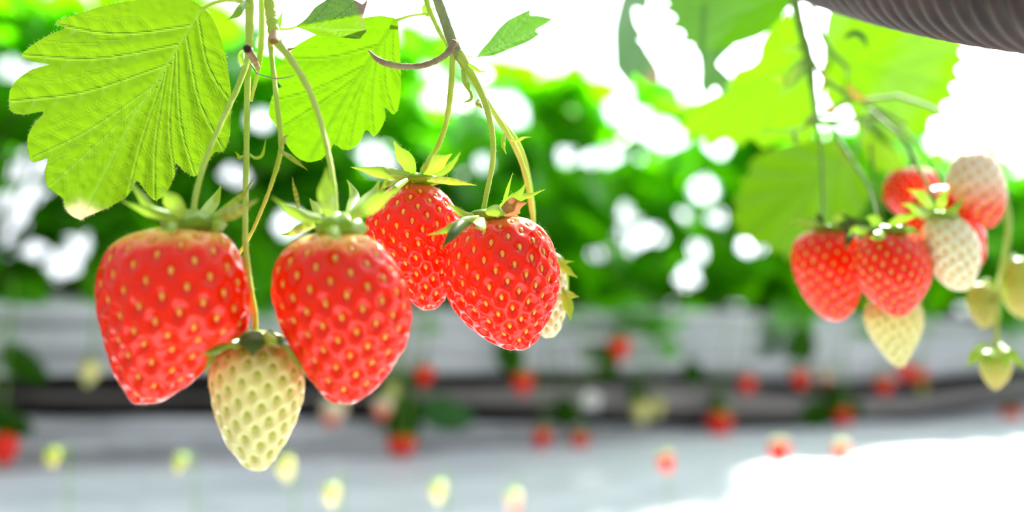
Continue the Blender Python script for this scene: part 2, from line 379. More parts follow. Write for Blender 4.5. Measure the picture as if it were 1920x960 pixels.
def blocked(c, size):
    v = np.atleast_2d(c) - np.array(CAM); L = np.linalg.norm(v, axis=1); v = v/L[:, None]
    return bool((v @ HD.T > np.cos(HR[None] + size/L[:, None])).any())
PL = []
plant_t = np.linspace(-1.25, 3.6, 20)
where = ['at the far left edge, behind the big leaf', 'behind the big left leaf', 'behind the upper part of the leftmost berry', 'behind the stems of the left bunch', 'behind the second big leaf', 'behind the calyx of the upper middle berry',
         'behind the stems of the middle bunch', 'just right of the middle bunch', 'right of the middle bunch, under the small pointed leaf', 'left of centre in the open green area', 'in the middle of the open green area',
         'right of the open green area, below the twisted leaf', 'left of the large pale leaf of the right bunch', 'behind the large pale leaf of the right bunch', 'behind the two red berries of the right bunch',
         'behind the white berry of the right bunch', 'behind the half-ripe berry of the right bunch', 'at the right edge of the far row', 'farthest but one along the row at the right', 'farthest along the row at the right']
for i, t in enumerate(plant_t):
    base = row(t, -0.08, 0.075)
    pr = thing('strawberry_plant', base, 'leafy plant in the far row, ' + where[i], 'strawberry plant', 'strawberry plants along the far growing bench')
    fo = Acc(); stx = Acc()
    nl = 265
    for k in range(nl):
        for tries in range(6):
            a = rng.uniform(0, 2*math.pi); rr = rng.uniform(0.02, 0.20)
            hh = -0.02 + (0.352 + 0.015*math.sin(3*t))*rng.random()**0.6 if k > 50 else rng.uniform(-0.03, 0.10)
            tt = t + rng.uniform(-0.135, 0.135); ss = rng.uniform(-0.26, 0.14)
            c = row(tt, ss, 0.075 + hh)
            size = rng.uniform(0.05, 0.09)
            break
        rot = rotm(rng.uniform(-0.7, 0.7), rng.uniform(-1.1, 0.9), rng.uniform(0, 2*math.pi))
        # tilt most blades to face up and outwards to the camera
        if rng.random() < 0.6: rot = np.array(Matrix.Rotation(rng.uniform(0.3, 1.2), 3, Vector(DV))) @ rot
        vary = rng.uniform(0, 1)**2.5
        for da in (-1.25, 0, 1.25):
            Vv, Ff, ve = leaflet(size, size*0.86, rng.uniform(0.1, 0.45), rng.uniform(0.0, 0.3), 7)
            q = np.array(Matrix.Rotation(da, 3, 'Z'))
            Vv = (Vv + [0.004, 0, 0]) @ q.T @ rot.T + c
            if not blocked(Vv, 0.002): fo.add(Vv, Ff, vein=ve, vary=vary, dry=0)
        if k % 6 == 0:
            mid = (base + c)/2 + np.array([0, 0, 0.03]) + rng.normal(0, 0.015, 3)
            if not blocked(mid, 0.01):
                p = spline([base + rng.normal(0, 0.01, 3)*[1, 1, 0], mid, c], 8); V2, F2 = tube_arrays(p, 0.0016, 5); stx.add(V2, F2)
    fo.build('foliage', M['leaf_far'], pr); stx.build('stalks', M['stem_deep'], pr)

# ---------------------------------------------------------------- far berries, hanging over the film
def lathe(prof, seg, c=(0, 0, 0)):
    th = np.linspace(0, 2*math.pi, seg, endpoint=False)
    V = np.concatenate([np.stack([r*np.cos(th), r*np.sin(th), np.full(seg, z)], 1) for r, z in prof]) + np.array(c)
    return V, grid_faces(len(prof), seg, True)
def far_proto(mat, w, h):
    u = np.linspace(0, 1, 14)
    prof = [(w/2*max(0.0005/w, (math.sin(math.pi*min(1, x**0.62)))**0.75), -h*x) for x in u]
    V, Fc = lathe(prof, 18)
    V = V + 0.0003*rng.standard_normal(V.shape)
    me = bpy.data.meshes.new('fruit'); me.from_pydata(V.tolist(), [], Fc); me.polygons.foreach_set('use_smooth', [True]*len(me.polygons)); me.materials.append(mat)
    at = me.attributes.new('along', 'FLOAT', 'POINT'); at.data.foreach_set('value', np.repeat(u, 18).astype(np.float32))
    ca = Acc()
    for k in range(7):
        Vv, Ff, ve = leaflet(w*0.55, w*0.22, 0.2, 0.25, 5)
        ca.add(Vv @ np.array(Matrix.Rotation(k*2*math.pi/7, 3, 'Z')).T + [0, 0, 0.001], Ff, vein=ve*0, vary=0.3, dry=0)
    mc = bpy.data.meshes.new('calyx'); mc.from_pydata(np.concatenate(ca.V).tolist(), [], ca.F); mc.materials.append(M['sepal'])
    return me, mc
protos = {'red': far_proto(M['red'], 0.027, 0.034), 'cream': far_proto(M['cream'], 0.022, 0.03), 'half': far_proto(M['half'], 0.024, 0.03), 'green': far_proto(M['green_fruit'], 0.018, 0.022)}
def far_berry(px, py, kind, s, scale, label, top=560):
    t, z = row_hit(px, py, s)
    me, mc = protos[kind]
    c = row(t, s, z)
    hh = 0.017*scale
    r = thing('strawberry', c + np.array([0, 0, hh]), label, 'strawberry', 'small blurred berries hanging from the far row')
    r.rotation_euler = (rng.uniform(-0.25, 0.25), rng.uniform(-0.25, 0.25), rng.uniform(0, 6))
    r.scale = (scale,)*3
    for nm, m in (('fruit', me), ('calyx', mc)):
        o = bpy.data.objects.new(nm, m); COL.objects.link(o); o.parent = r
    # its stalk bends up to the bench top
    z2 = 0.085
    a = c + np.array([0, 0, hh]); b = row(t + rng.uniform(-0.03, 0.03), 0.0, z2)
    mid = row(t, s + 0.01, z2*0.85)
    if s > 0.3: b = row(t + 0.022, s - 0.02, -0.30); mid = row(t + 0.014, s - 0.01, z + 0.012)
    mi = np.array(r.matrix_basis.inverted())
    p = spline([a, (a*0.5 + mid*0.5), mid, b], 14); V, Fc = tube_arrays(p, 0.0007 if s > 0.3 else 0.0013, 6)
    V = (np.c_[V, np.ones(len(V))] @ mi.T)[:, :3]
    m = bpy.data.meshes.new('stem'); m.from_pydata(V.tolist(), [], Fc); m.materials.append(M['stem_deep'])
    o = bpy.data.objects.new('stem', m); COL.objects.link(o); o.parent = r
FB = [(796, 705, 'red', .14, .95, 'small blurred red berry on the dark gap right of the second big berry'),
      (980, 720, 'red', .14, 1.15, 'small blurred red berry below the tip of the right-hand berry of the middle bunch'),
      (1160, 655, 'red', .14, 1.25, 'blurred red berry high on the white film, beside a round green leaf'),
      (630, 780, 'half', .16, 1.35, 'blurred pink and cream berry under the tip of the second big berry'),
      (718, 772, 'half', .14, 1.1, 'blurred half-ripe berry in the dark gap among green stalks'),
      (735, 740, 'cream', .14, .9, 'blurred pale yellow berry above the half-ripe one in the dark gap'),
      (742, 836, 'red', .15, .8, 'left one of two blurred orange-red berries touching at the film edge'),
      (765, 838, 'red', .17, .9, 'right one of two blurred orange-red berries touching at the film edge'),
      (1020, 823, 'red', .16, .95, 'left of two blurred red berries hanging just over the lower film edge'),
      (1090, 830, 'red', .16, 1.0, 'right of two blurred red berries hanging just over the lower film edge'),
      (1245, 870, 'red', .58, .60, 'lone blurred red berry low on the bright white sheet'),
      (1355, 800, 'red', .15, 1.55, 'largest blurred red berry at the lower film edge, right of centre'),
      (1400, 722, 'red', .14, 1.05, 'blurred orange-red berry on the dark gap, right of centre'),
      (1495, 712, 'red', .14, 1.1, 'blurred red berry below the hanging dark green leaf'),
      (1550, 710, 'half', .14, 1.0, 'blurred dull orange berry right of the one below the green leaf'),
      (1655, 725, 'red', .14, 1.2, 'blurred red berry on the dark gap left of the white berry tip'),
      (1692, 698, 'red', .15, 1.2, 'blurred red berry directly under the tip of the hanging white berry'),
      (1722, 706, 'red', .13, 1.1, 'blurred red berry just right of the hanging white berry tip'),
      (1462, 850, 'red', .58, .85, 'blurred dark red berry on the bright sheet, left of the thin red one'),
      (1578, 850, 'red', .58, .75, 'thin blurred red berry low on the bright sheet at the right'),
      (1580, 785, 'red', .15, 1.15, 'blurred brownish red berry at the edge of the bright sheet'),
      (1900, 787, 'red', .15, 1.5, 'blurred dark red berry at the right edge of the picture'),
      (1200, 778, 'cream', .15, 1.3, 'left of two blurred pale yellow berries beside the white flower'),
      (1232, 770, 'cream', .14, 1.1, 'right of two blurred pale yellow berries beside the white flower'),
      (172, 705, 'cream', .15, 1.0, 'blurred pale green berry left of the first big berry'),
      (530, 885, 'cream', .48, .75, 'blurred pale cream berry right of the tip of the green-white berry'),
      (340, 880, 'green', .48, .7, 'blurred yellow-green fruit on the white sheet left of the green-white berry'),
      (95, 870, 'green', .48, .7, 'blurred yellow-green fruit low at the left of the white sheet'),
      (960, 945, 'half', .68, .6, 'blurred orange fruit at the bottom edge, centre'),
      (5, 845, 'red', .14, 1.1, 'blurred red berry at the left edge of the picture'),
      (820, 930, 'cream', .66, .6, 'blurred cream fruit near the bottom edge, left of centre'),
      (620, 935, 'cream', .62, .6, 'blurred yellowish fruit near the bottom edge under the second big berry'),
      (1730, 735, 'green', .14, 1.0, 'blurred pale green fruit below and right of the hanging white berry')]
for a in FB: far_berry(*a)

# far single leaves hanging in front of the film
def free_leaf(px, py, s, size, ang, label, mat='leaf_deep', tilt=0.3, top=None):
    t, z = row_hit(px, py, s); c = row(t, s, z)
    r = thing('strawberry_leaf', c, label, 'leaf', 'single leaves hanging before the far film')
    Vv, Ff, ve = leaflet(size, size*0.7, 0.25, 0.2, 13)
    Vv = Vv - [size/2, 0, 0]
    # blade upright, facing the camera
    B = np.array(Matrix.Rotation(tilt, 3, 'X') @ Matrix.Rotation(math.pi/2, 3, 'X') @ Matrix.Rotation(ang, 3, 'Z'))
    Vw = Vv @ B.T + c
    build('blade', Vw, Ff, M[mat], r, attrs={'vein': ve, 'vary': ve*0 + 0.3, 'dry': ve*0})
    b0 = np.array([-size/2, 0, 0]) @ B.T + c
    p = spline([b0, b0 + [0.0, 0.01, 0.03], row(t, 0.06, 0.09)], 12); V, Fc = tube_arrays(p, 0.0014, 6); build('petiole', V, Fc, M['stem_deep'], r)
D2 = math.radians
free_leaf(45, 683, .15, .055, D2(-50), 'dark green blurred leaf before the film at the left, above the dark gap')
free_leaf(15, 790, .15, .05, D2(-35), 'dark green blurred leaf at the left edge below the dark gap')
free_leaf(955, 668, .15, .06, D2(-80), 'blurred green leaf peeping below the right-hand berry of the middle bunch')
free_leaf(1133, 682, .13, .06, D2(-60), 'round blurred green leaf overlapping a red berry on the film', 'leaf_mid')
free_leaf(1500, 655, .14, .085, D2(-90), 'long dark green blurred leaf hanging down the film at the right')
free_leaf(838, 777, .15, .075, D2(-25), 'blurred blue-green leaf lying slanted across the dark gap', 'leaf_blue')
free_leaf(1520, 790, .14, .08, D2(-95), 'blurred green leaf hanging below the two berries at the right of the dark gap')
free_leaf(755, 790, .13, .08, D2(-88), 'blurred green leaf in the tangle above the touching orange-red berries')
free_leaf(1600, 770, .14, .05, D2(-80), 'small blurred green leaf beside the brownish red far berry')
free_leaf(1300, 700, .13, .05, D2(-70), 'small faint green leaf at the upper edge of the dark gap, right of centre')
free_leaf(735, 760, .12, .07, D2(-95), 'blurred green leaf hanging beside the pale yellow berry in the dark gap')
free_leaf(1060, 775, .13, .055, D2(-85), 'small blurred green leaf above the two red berries at the lower film edge')
free_leaf(1345, 762, .13, .05, D2(-80), 'small blurred green leaf just above the largest far red berry')
free_leaf(1560, 760, .12, .07, D2(-100), 'blurred green leaf left of the brownish red far berry')
free_leaf(1195, 745, .13, .045, D2(-70), 'small blurred green leaf above the two pale yellow berries beside the flower')
free_leaf(1440, 640, .13, .06, D2(-90), 'blurred green leaf on the white film left of the long dark one')
# hanging flower
t_, z_ = row_hit(1108, 750, .17); c = row(t_, .17, z_)
fl = thing('strawberry_flower', c, 'blurred round white flower hanging before the dark gap right of centre', 'flower')
for k in range(5):
    Vv, Ff, ve = leaflet(0.0155, 0.016, 0.1, 0.1, 7)
    Vv = Vv @ np.array(Matrix.Rotation(k*2*math.pi/5 + .3, 3, 'Z')).T @ np.array(Matrix.Rotation(1.35, 3, 'X')).T
    build('petal', Vv + c, Ff, M['petal'], fl)
V, Fc = lathe([(0.0001, 0.004), (0.003, 0.0033), (0.004, 0), (0.0001, -0.001)], 12)
build('flower_centre', V @ np.array(Matrix.Rotation(1.35, 3, 'X')).T + c, Fc, M['stamen'], fl)
p = spline([c + [0, 0.003, 0], c + [0.0, 0.015, 0.05], row(t_, .06, .09)], 12); V, Fc = tube_arrays(p, 0.0012, 6); build('stem', V, Fc, M['stem_deep'], fl)

# ---------------------------------------------------------------- the corrugated hose, top right
n = 1500
A0 = np.array(P(1480, -125, 0.44)); A1 = np.array(P(2120, -75, 0.235))
s = np.linspace(0, 1, n)
hs = s*1.9; pts = A0 + (A1 - A0)*hs[:, None] + np.array([0.13, 0.0, 0.03])*(np.maximum(hs - 0.95, 0)**2)[:, None] + np.array([0, 0, -0.004])*np.sin(math.pi*np.minimum(hs, 1))[:, None]
Ltot = np.linalg.norm(A1 - A0); pitch = 0.0092
ph = hs*Ltot/pitch
rad = 0.0216 + 0.0034*np.abs(np.sin(math.pi*ph))**0.8
V, Fc = tube_arrays(pts, rad, 72, True)
tag(build('corrugated_hose', V, Fc, M['hose']), 'brown-grey ribbed hose crossing the upper right corner', 'hose')

# ---------------------------------------------------------------- near leaves
def smooth_outline(o, k=4):
    o = np.array(o, float); n = len(o); out = []
    for i in range(n):
        a, b, c, d = o[i-1], o[i], o[(i+1) % n], o[(i+2) % n]
        for j in range(k):
            t = j/k; q = 0.5*((2*b) + (-a + c)*t + (2*a - 5*b + 4*c - d)*t*t + (-a + 3*b - 3*c + d)*t**3)
            out.append(q*0.75 + (b + (c-b)*t)*0.25)
    return np.array(out)
def inside(pt, poly):
    x, y = pt[:, 0][:, None], pt[:, 1][:, None]; x0, y0 = poly[:, 0], poly[:, 1]; x1, y1 = np.roll(x0, -1), np.roll(y0, -1)
    c = ((y0 > y) != (y1 > y)) & (x < (x1 - x0)*(y - y0)/(y1 - y0 + 1e-12) + x0)
    return c.sum(1) % 2 == 1
def seg_dist(pt, poly):
    best = np.full(len(pt), 1e9)
    for a, b in zip(poly[:-1], poly[1:]):
        ab = b - a; t = np.clip(((pt - a) @ ab)/(ab @ ab + 1e-9), 0, 1); best = np.minimum(best, np.linalg.norm(pt - a - t[:, None]*ab, axis=1))
    return best
def near_leaf(outline, base, tip, tips, dfun, mat, label, step=4.0, vw=2.2, puff=0.0008, dry=None, petiole=None, petmat='stem', hairs=0, sub=True, vary=0.0, group=None, name='strawberry_leaf'):
    o = smooth_outline(outline)
    x0, y0 = o.min(0); x1, y1 = o.max(0)
    gx, gy = np.meshgrid(np.arange(x0, x1, step), np.arange(y0, y1, step)); g = np.stack([gx.ravel(), gy.ravel()], 1)
    g[:, 0] += (np.floor((g[:, 1] - y0)/step) % 2)*step/2
    g = g[inside(g, o)]; dd = seg_dist(g, np.vstack([o, o[:1]])); g = g[dd > step*0.6]
    allp = np.vstack([o, g]); ne = len(o)
    r = delaunay_2d_cdt([Vector(p) for p in allp], [(i, (i+1) % ne) for i in range(ne)], [list(range(ne))], 1, 1e-4)
    v2 = np.array([tuple(p) for p in r[0]]); tri = [list(f) for f in r[2]]
    base = np.array(base, float); tip = np.array(tip, float); L = np.linalg.norm(tip - base); ax = (tip - base)/L
    nrm = np.array([-ax[1], ax[0]])
    veins = [np.array([base, (base + tip)/2 + nrm*0.02*L, tip])]
    minor = []
    for T in tips:
        T = np.array(T, float); pr = float((T - base) @ ax)/L
        s = max(0.01, 0.50*pr - 0.10); a = base + ax*L*s
        mid = (a + T)/2 + ax*L*0.045*(1 if pr < 0.9 else 0.3)
        vv = spline([a, mid, T], 8); veins.append(vv)
        side = np.sign((T - base) @ nrm)
        for q in range(2, 8):
            d = vv[q] - vv[q-1]; d /= np.linalg.norm(d)
            for sg in (1, -1):
                e = np.array([d[0]*0.6 - sg*d[1]*0.8, d[1]*0.6 + sg*d[0]*0.8]); minor.append(np.array([vv[q], vv[q] + e*L*0.085, vv[q] + (e*0.8 + d*0.6)*L*0.13]))
    dv = np.min([seg_dist(v2, v) for v in veins], 0)
    dmid = seg_dist(v2, veins[0])
    vein = np.maximum(np.exp(-(dv/vw)**2), np.exp(-(dmid/(vw*1.5))**2))
    dm = np.min([seg_dist(v2, v) for v in minor], 0) if minor else dv*9
    vein = np.maximum(vein, 0.3*np.exp(-(dm/(vw*0.55))**2))
    d = dfun(v2[:, 0], v2[:, 1])
    spacing = L*0.06
    d = d - puff*np.tanh(dv/spacing*1.2) - 0.35*puff*np.tanh(dm/(spacing*0.3))
    V = Pn(v2[:, 0], v2[:, 1], d)
    dr = dry(v2[:, 0], v2[:, 1]) if dry else np.zeros(len(v2))
    root = thing(name, P(base[0], base[1], float(dfun(base[0], base[1]))), label, 'leaf', group)
    bl = build('blade', V, tri, M[mat], root, attrs={'vein': vein, 'dry': np.clip(dr, 0, 1), 'vary': np.full(len(v2), vary)})
    if petiole: stem('petiole', petiole, M[petmat], root, 40, hairs=30 if hairs else 0)
    if hairs:
        a = Acc(); cx = v2.mean(0)
        pv = Pn(o[:, 0], o[:, 1], dfun(o[:, 0], o[:, 1]))
        for _ in range(hairs):
            i = rng.integers(0, ne); j = (i+1) % ne; u = rng.random(); e = o[j] - o[i]; nn = np.array([e[1], -e[0]]); nn = nn/(np.linalg.norm(nn) + 1e-9)
            q = o[i] + e*u
            if inside((q + nn*2)[None], o)[0]: nn = -nn
            w0 = pv[i] + (pv[j] - pv[i])*u; w1 = Pn(q[0] + nn[0], q[1] + nn[1], dfun(q[0], q[1]))
            hair_add(a, w0, (w1 - w0) + rng.normal(0, 0.3, 3)*np.linalg.norm(w1 - w0), rng.uniform(0.0005, 0.0011), 0.00003)
        a.build('hairs', M['hair'], bl, kind='stuff')
    return root
LEAF1 = [(381,15),(363,2),(328,-6),(262,-1),(197,10),(150,25),(120,34),(104,46),(123,52),(95,64),(64,82),(40,104),(62,115),(93,121),(60,130),(32,150),(18,172),(19,207),(45,215),(83,209),(62,235),(51,262),(57,301),(72,302),(90,297),(84,325),(91,352),(118,372),(122,390),(135,405),(152,412),(163,405),(175,401),(205,388),(240,367),(257,338),(268,352),(290,376),(313,360),(328,328),(329,306),(345,320),(365,331),(385,312),(402,286),(420,284),(431,255),(433,210),(433,170),(425,115),(413,68),(398,33)]
near_leaf(LEAF1, (379, 16), (152, 408), [(104,46),(42,103),(20,190),(57,298),(92,350),(240,365),(290,374),(365,328),(420,282),(328,330),(432,190)],
          lambda x, y: 0.292 + (np.asarray(x, float)-300)*0.00004 + (np.asarray(y, float)-200)*-0.00003 + 0.006*np.abs((np.asarray(x, float)-379)*0.865 + (np.asarray(y, float)-16)*0.50)/200,
          'leaf', 'large bright green serrated leaf with a dried corner, upper left above the first big berry', step=3.0, hairs=420,
          dry=lambda x, y: 1.2/(1 + np.exp(-((y - 380) - np.abs(x-150)*0.5)/5)),
          petiole=[(379, 17, .290, 9), (400, 6, .292, 8), (428, 0, .294, 8), (455, 4, .296, 10), (468, 12, .296, 8)])
LEAF2 = [(745,37),(725,31),(708,30),(680,34),(630,48),(598,62),(559,83),(535,106),(517,131),(520,150),(528,163),(518,168),(507,191),(504,216),(512,228),(524,248),(540,276),(556,294),(577,304),(602,299),(618,282),(627,270),(641,280),(655,281),(673,269),(684,246),(690,245),(701,256),(714,242),(723,220),(721,200),(738,215),(748,198),(752,159),(751,120),(749,89),(747,60)]
near_leaf(LEAF2, (744, 38), (580, 302), [(510,190),(520,245),(655,279),(701,254),(738,213),(625,280),(535,108),(752,150)],
          lambda x, y: 0.312 + (np.asarray(x, float)-640)*-0.00003 + 0.006*np.abs((np.asarray(x, float)-744)*0.85 + (np.asarray(y, float)-38)*0.53)/150,
          'leaf_mid', 'bright green serrated leaf behind the left bunch stems, right of the largest leaf', step=4, hairs=120, vw=2.8,
          petiole=[(744, 38, .312, 8), (768, 30, .314, 6), (790, 27, .316, 6), (806, 24, .318, 8)])
LEAF3 = [(556,50),(566,42),(577,32),(591,14),(609,2),(625,-12),(650,-6),(668,2),(680,8),(689,0),(683,22),(680,34),(687,57),(680,66),(673,73),(648,71),(620,69),(596,66),(575,57)]
near_leaf(LEAF3, (557, 50), (686, 58), [(625,-8),(668,4),(650,70),(673,72)],
          lambda x, y: 0.298 + (np.asarray(x, float)-600)*0.00002 + 0.00018*np.abs(np.asarray(y, float)-50 + (np.asarray(x, float)-557)*0.18),
          'leaf_brown', 'small folded green leaf with brown withered tip at the top edge', step=3, hairs=60, vw=1.6,
          dry=lambda x, y: 1.1/(1 + np.exp(-((x - 668) - (y-10)*0.45)/3)),
          petiole=[(557, 50, .297, 5), (543, 54, .297, 5), (526, 54, .297, 6), (512, 45, .297, 8)])
LEAF4 = [(894,108),(901,95),(916,78),(934,55),(952,38),(975,26),(994,18),(994,28),(1010,29),(1033,34),(1044,36),(1048,44),(1036,38),(1025,45),(1005,57),(1011,65),(990,79),(955,93),(925,104),(905,106)]
near_leaf(LEAF4, (896, 106), (1040, 38), [(994,20),(1010,64),(960,36),(960,90)],
          lambda x, y: 0.325 + (np.asarray(x, float)-900)*0.00012,
          'leaf_small', 'small pointed green leaf with a curled tip against the white sky, top centre', step=3, vw=1.4, hairs=30,
          dry=lambda x, y: 0.8/(1 + np.exp(-(x - 1037)/2)), petiole=[(896, 106, .325, 5), (880, 106, .315, 5), (866, 102, .305, 6)])
def lin(d0, x0=0, gx=0, y0=0, gy=0, w=0, k=0.03):
    return lambda x, y: d0 + (np.asarray(x, float)-x0)*gx + (np.asarray(y, float)-y0)*gy + w*np.sin((np.asarray(x, float)*0.8 + np.asarray(y, float)*0.5)*k)
GR = 'leaves hanging over the right bunch'
near_leaf([(1172,-12),(1158,30),(1153,60),(1154,100),(1156,126),(1168,143),(1181,157),(1187,136),(1202,146),(1220,157),(1232,155),(1236,138),(1228,120),(1213,98),(1206,85),(1196,74),(1204,68),(1190,42),(1187,16),(1198,14),(1211,20),(1215,-12)],
          (1195, -10), (1228, 152), [(1181,155),(1155,60),(1196,74)], lin(.50, 1190, 0.0004, 0, 0, 0.003, 0.06), 'leaf_blue', 'narrow twisted blue-green leaf hanging against the white sky, right of centre', step=5, group=GR, petiole=[(1195,-10,.498,9),(1200,-40,.49,9),(1215,-90,.48,9)], petmat='stem_deep',
          dry=lambda x, y: 0.8/(1 + np.exp(-((y - 138) + (x-1215)*0.8)/4)), vary=0.2)
near_leaf([(1252,-14),(1256,8),(1240,14),(1262,26),(1268,38),(1246,46),(1278,56),(1284,68),(1272,76),(1300,82),(1318,98),(1332,96),(1360,88),(1392,80),(1430,66),(1450,48),(1467,28),(1484,-14)],
          (1480, -14), (1290, 78), [(1256,10),(1262,40),(1330,95),(1400,78)], lin(.46, 1350, 0.0001, 0, 0.0003, 0.004, 0.03), 'leaf_deep', 'deep green sawtooth leaf at the top edge, left of the right bunch stalks', step=5, group=GR, vw=4, petiole=[(1480,-14,.463,9),(1484,-40,.462,9),(1486,-70,.46,9)], petmat='stem_deep')
near_leaf([(1300,84),(1311,105),(1314,135),(1313,160),(1320,174),(1328,180),(1334,168),(1342,162),(1352,174),(1366,172),(1362,158),(1372,150),(1356,132),(1345,120),(1362,100),(1378,84),(1340,76)],
          (1340, 80), (1328, 176), [(1366,170),(1313,150)], lin(.52, 1340, 0.0002), 'leaf_blue', 'dark blue-green leaf tip hanging below the deep green sawtooth leaf', step=5, group=GR, vary=0.3, petiole=[(1340,80,.52,8),(1345,0,.51,8),(1360,-90,.50,8)], petmat='stem_deep')
near_leaf([(1520,118),(1505,60),(1480,22),(1466,30),(1440,58),(1426,84),(1422,108),(1408,122),(1380,132),(1368,150),(1352,172),(1328,184),(1300,196),(1252,206),(1262,214),(1288,220),(1270,236),(1292,240),(1284,262),(1318,256),(1334,274),(1360,262),(1384,276),(1408,258),(1432,278),(1456,262),(1482,264),(1502,268),(1516,262),(1530,236),(1532,170)],
          (1522, 116), (1262, 222), [(1290,262),(1334,272),(1384,274),(1432,276),(1482,262),(1352,172),(1440,60),(1512,262)], lin(.54, 1400, -0.00008, 150, 0.0002, 0.002, 0.05), 'leaf_mid', 'large yellow-green translucent leaf reaching left from the right bunch stalks', step=5, vw=4, group=GR, petiole=[(1522,116,.54,8),(1520,113,.50,8),(1516,110,.464,9)], petmat='stem_deep')
near_leaf([(1556,20),(1600,20),(1640,26),(1690,34),(1740,50),(1822,84),(1800,96),(1813,114),(1794,130),(1806,150),(1784,162),(1794,184),(1768,196),(1772,218),(1746,226),(1742,250),(1714,250),(1700,266),(1664,262),(1640,252),(1612,226),(1590,200),(1566,210),(1548,180),(1543,120),(1546,60)],
          (1556, 110), (1790, 160), [(1800,96),(1794,184),(1772,216),(1742,248),(1700,264),(1640,250),(1740,52),(1660,30)], lin(.56, 1650, 0.0001, 150, 0.0002, 0.003, 0.035), 'leaf_mid', 'large yellow-green sawtooth leaf under the hose, glowing against the sun', step=5, vw=5, group=GR, petiole=[(1556,110,.56,8),(1553,98,.51,8),(1550,86,.472,9)], petmat='stem_deep')
near_leaf([(1560,262),(1520,258),(1480,268),(1446,280),(1420,292),(1404,308),(1408,322),(1388,340),(1392,356),(1374,372),(1382,390),(1370,408),(1384,424),(1382,444),(1404,446),(1418,460),(1438,458),(1448,476),(1466,470),(1476,490),(1490,474),(1512,450),(1560,430),(1604,412),(1624,390),(1630,350),(1616,310),(1594,280)],
          (1600, 290), (1400, 440), [(1404,310),(1374,372),(1448,474),(1476,488),(1560,430),(1480,268),(1620,390)], lin(.60, 1500, 0.0001, 380, -0.0002, 0.002, 0.04), 'leaf_mid', 'pale green rounded leaf directly behind the two red berries of the right bunch', step=5, vw=5, group=GR, petiole=[(1600,290,.60,8),(1615,250,.54,8),(1640,208,.472,9)], petmat='stem_deep')
near_leaf([(1590,150),(1610,190),(1640,215),(1660,250),(1690,290),(1700,320),(1680,330),(1650,320),(1625,300),(1612,262),(1600,225),(1586,190)],
          (1588, 150), (1695, 320), [(1680,328),(1612,262)], lin(.58, 1650, 0.0001), 'leaf', 'narrow pale green leaf hanging above the hidden red berries of the right bunch', step=5, group=GR, vw=3, petiole=[(1588,150,.58,7),(1588,140,.52,7),(1588,130,.472,8)], petmat='stem_deep')

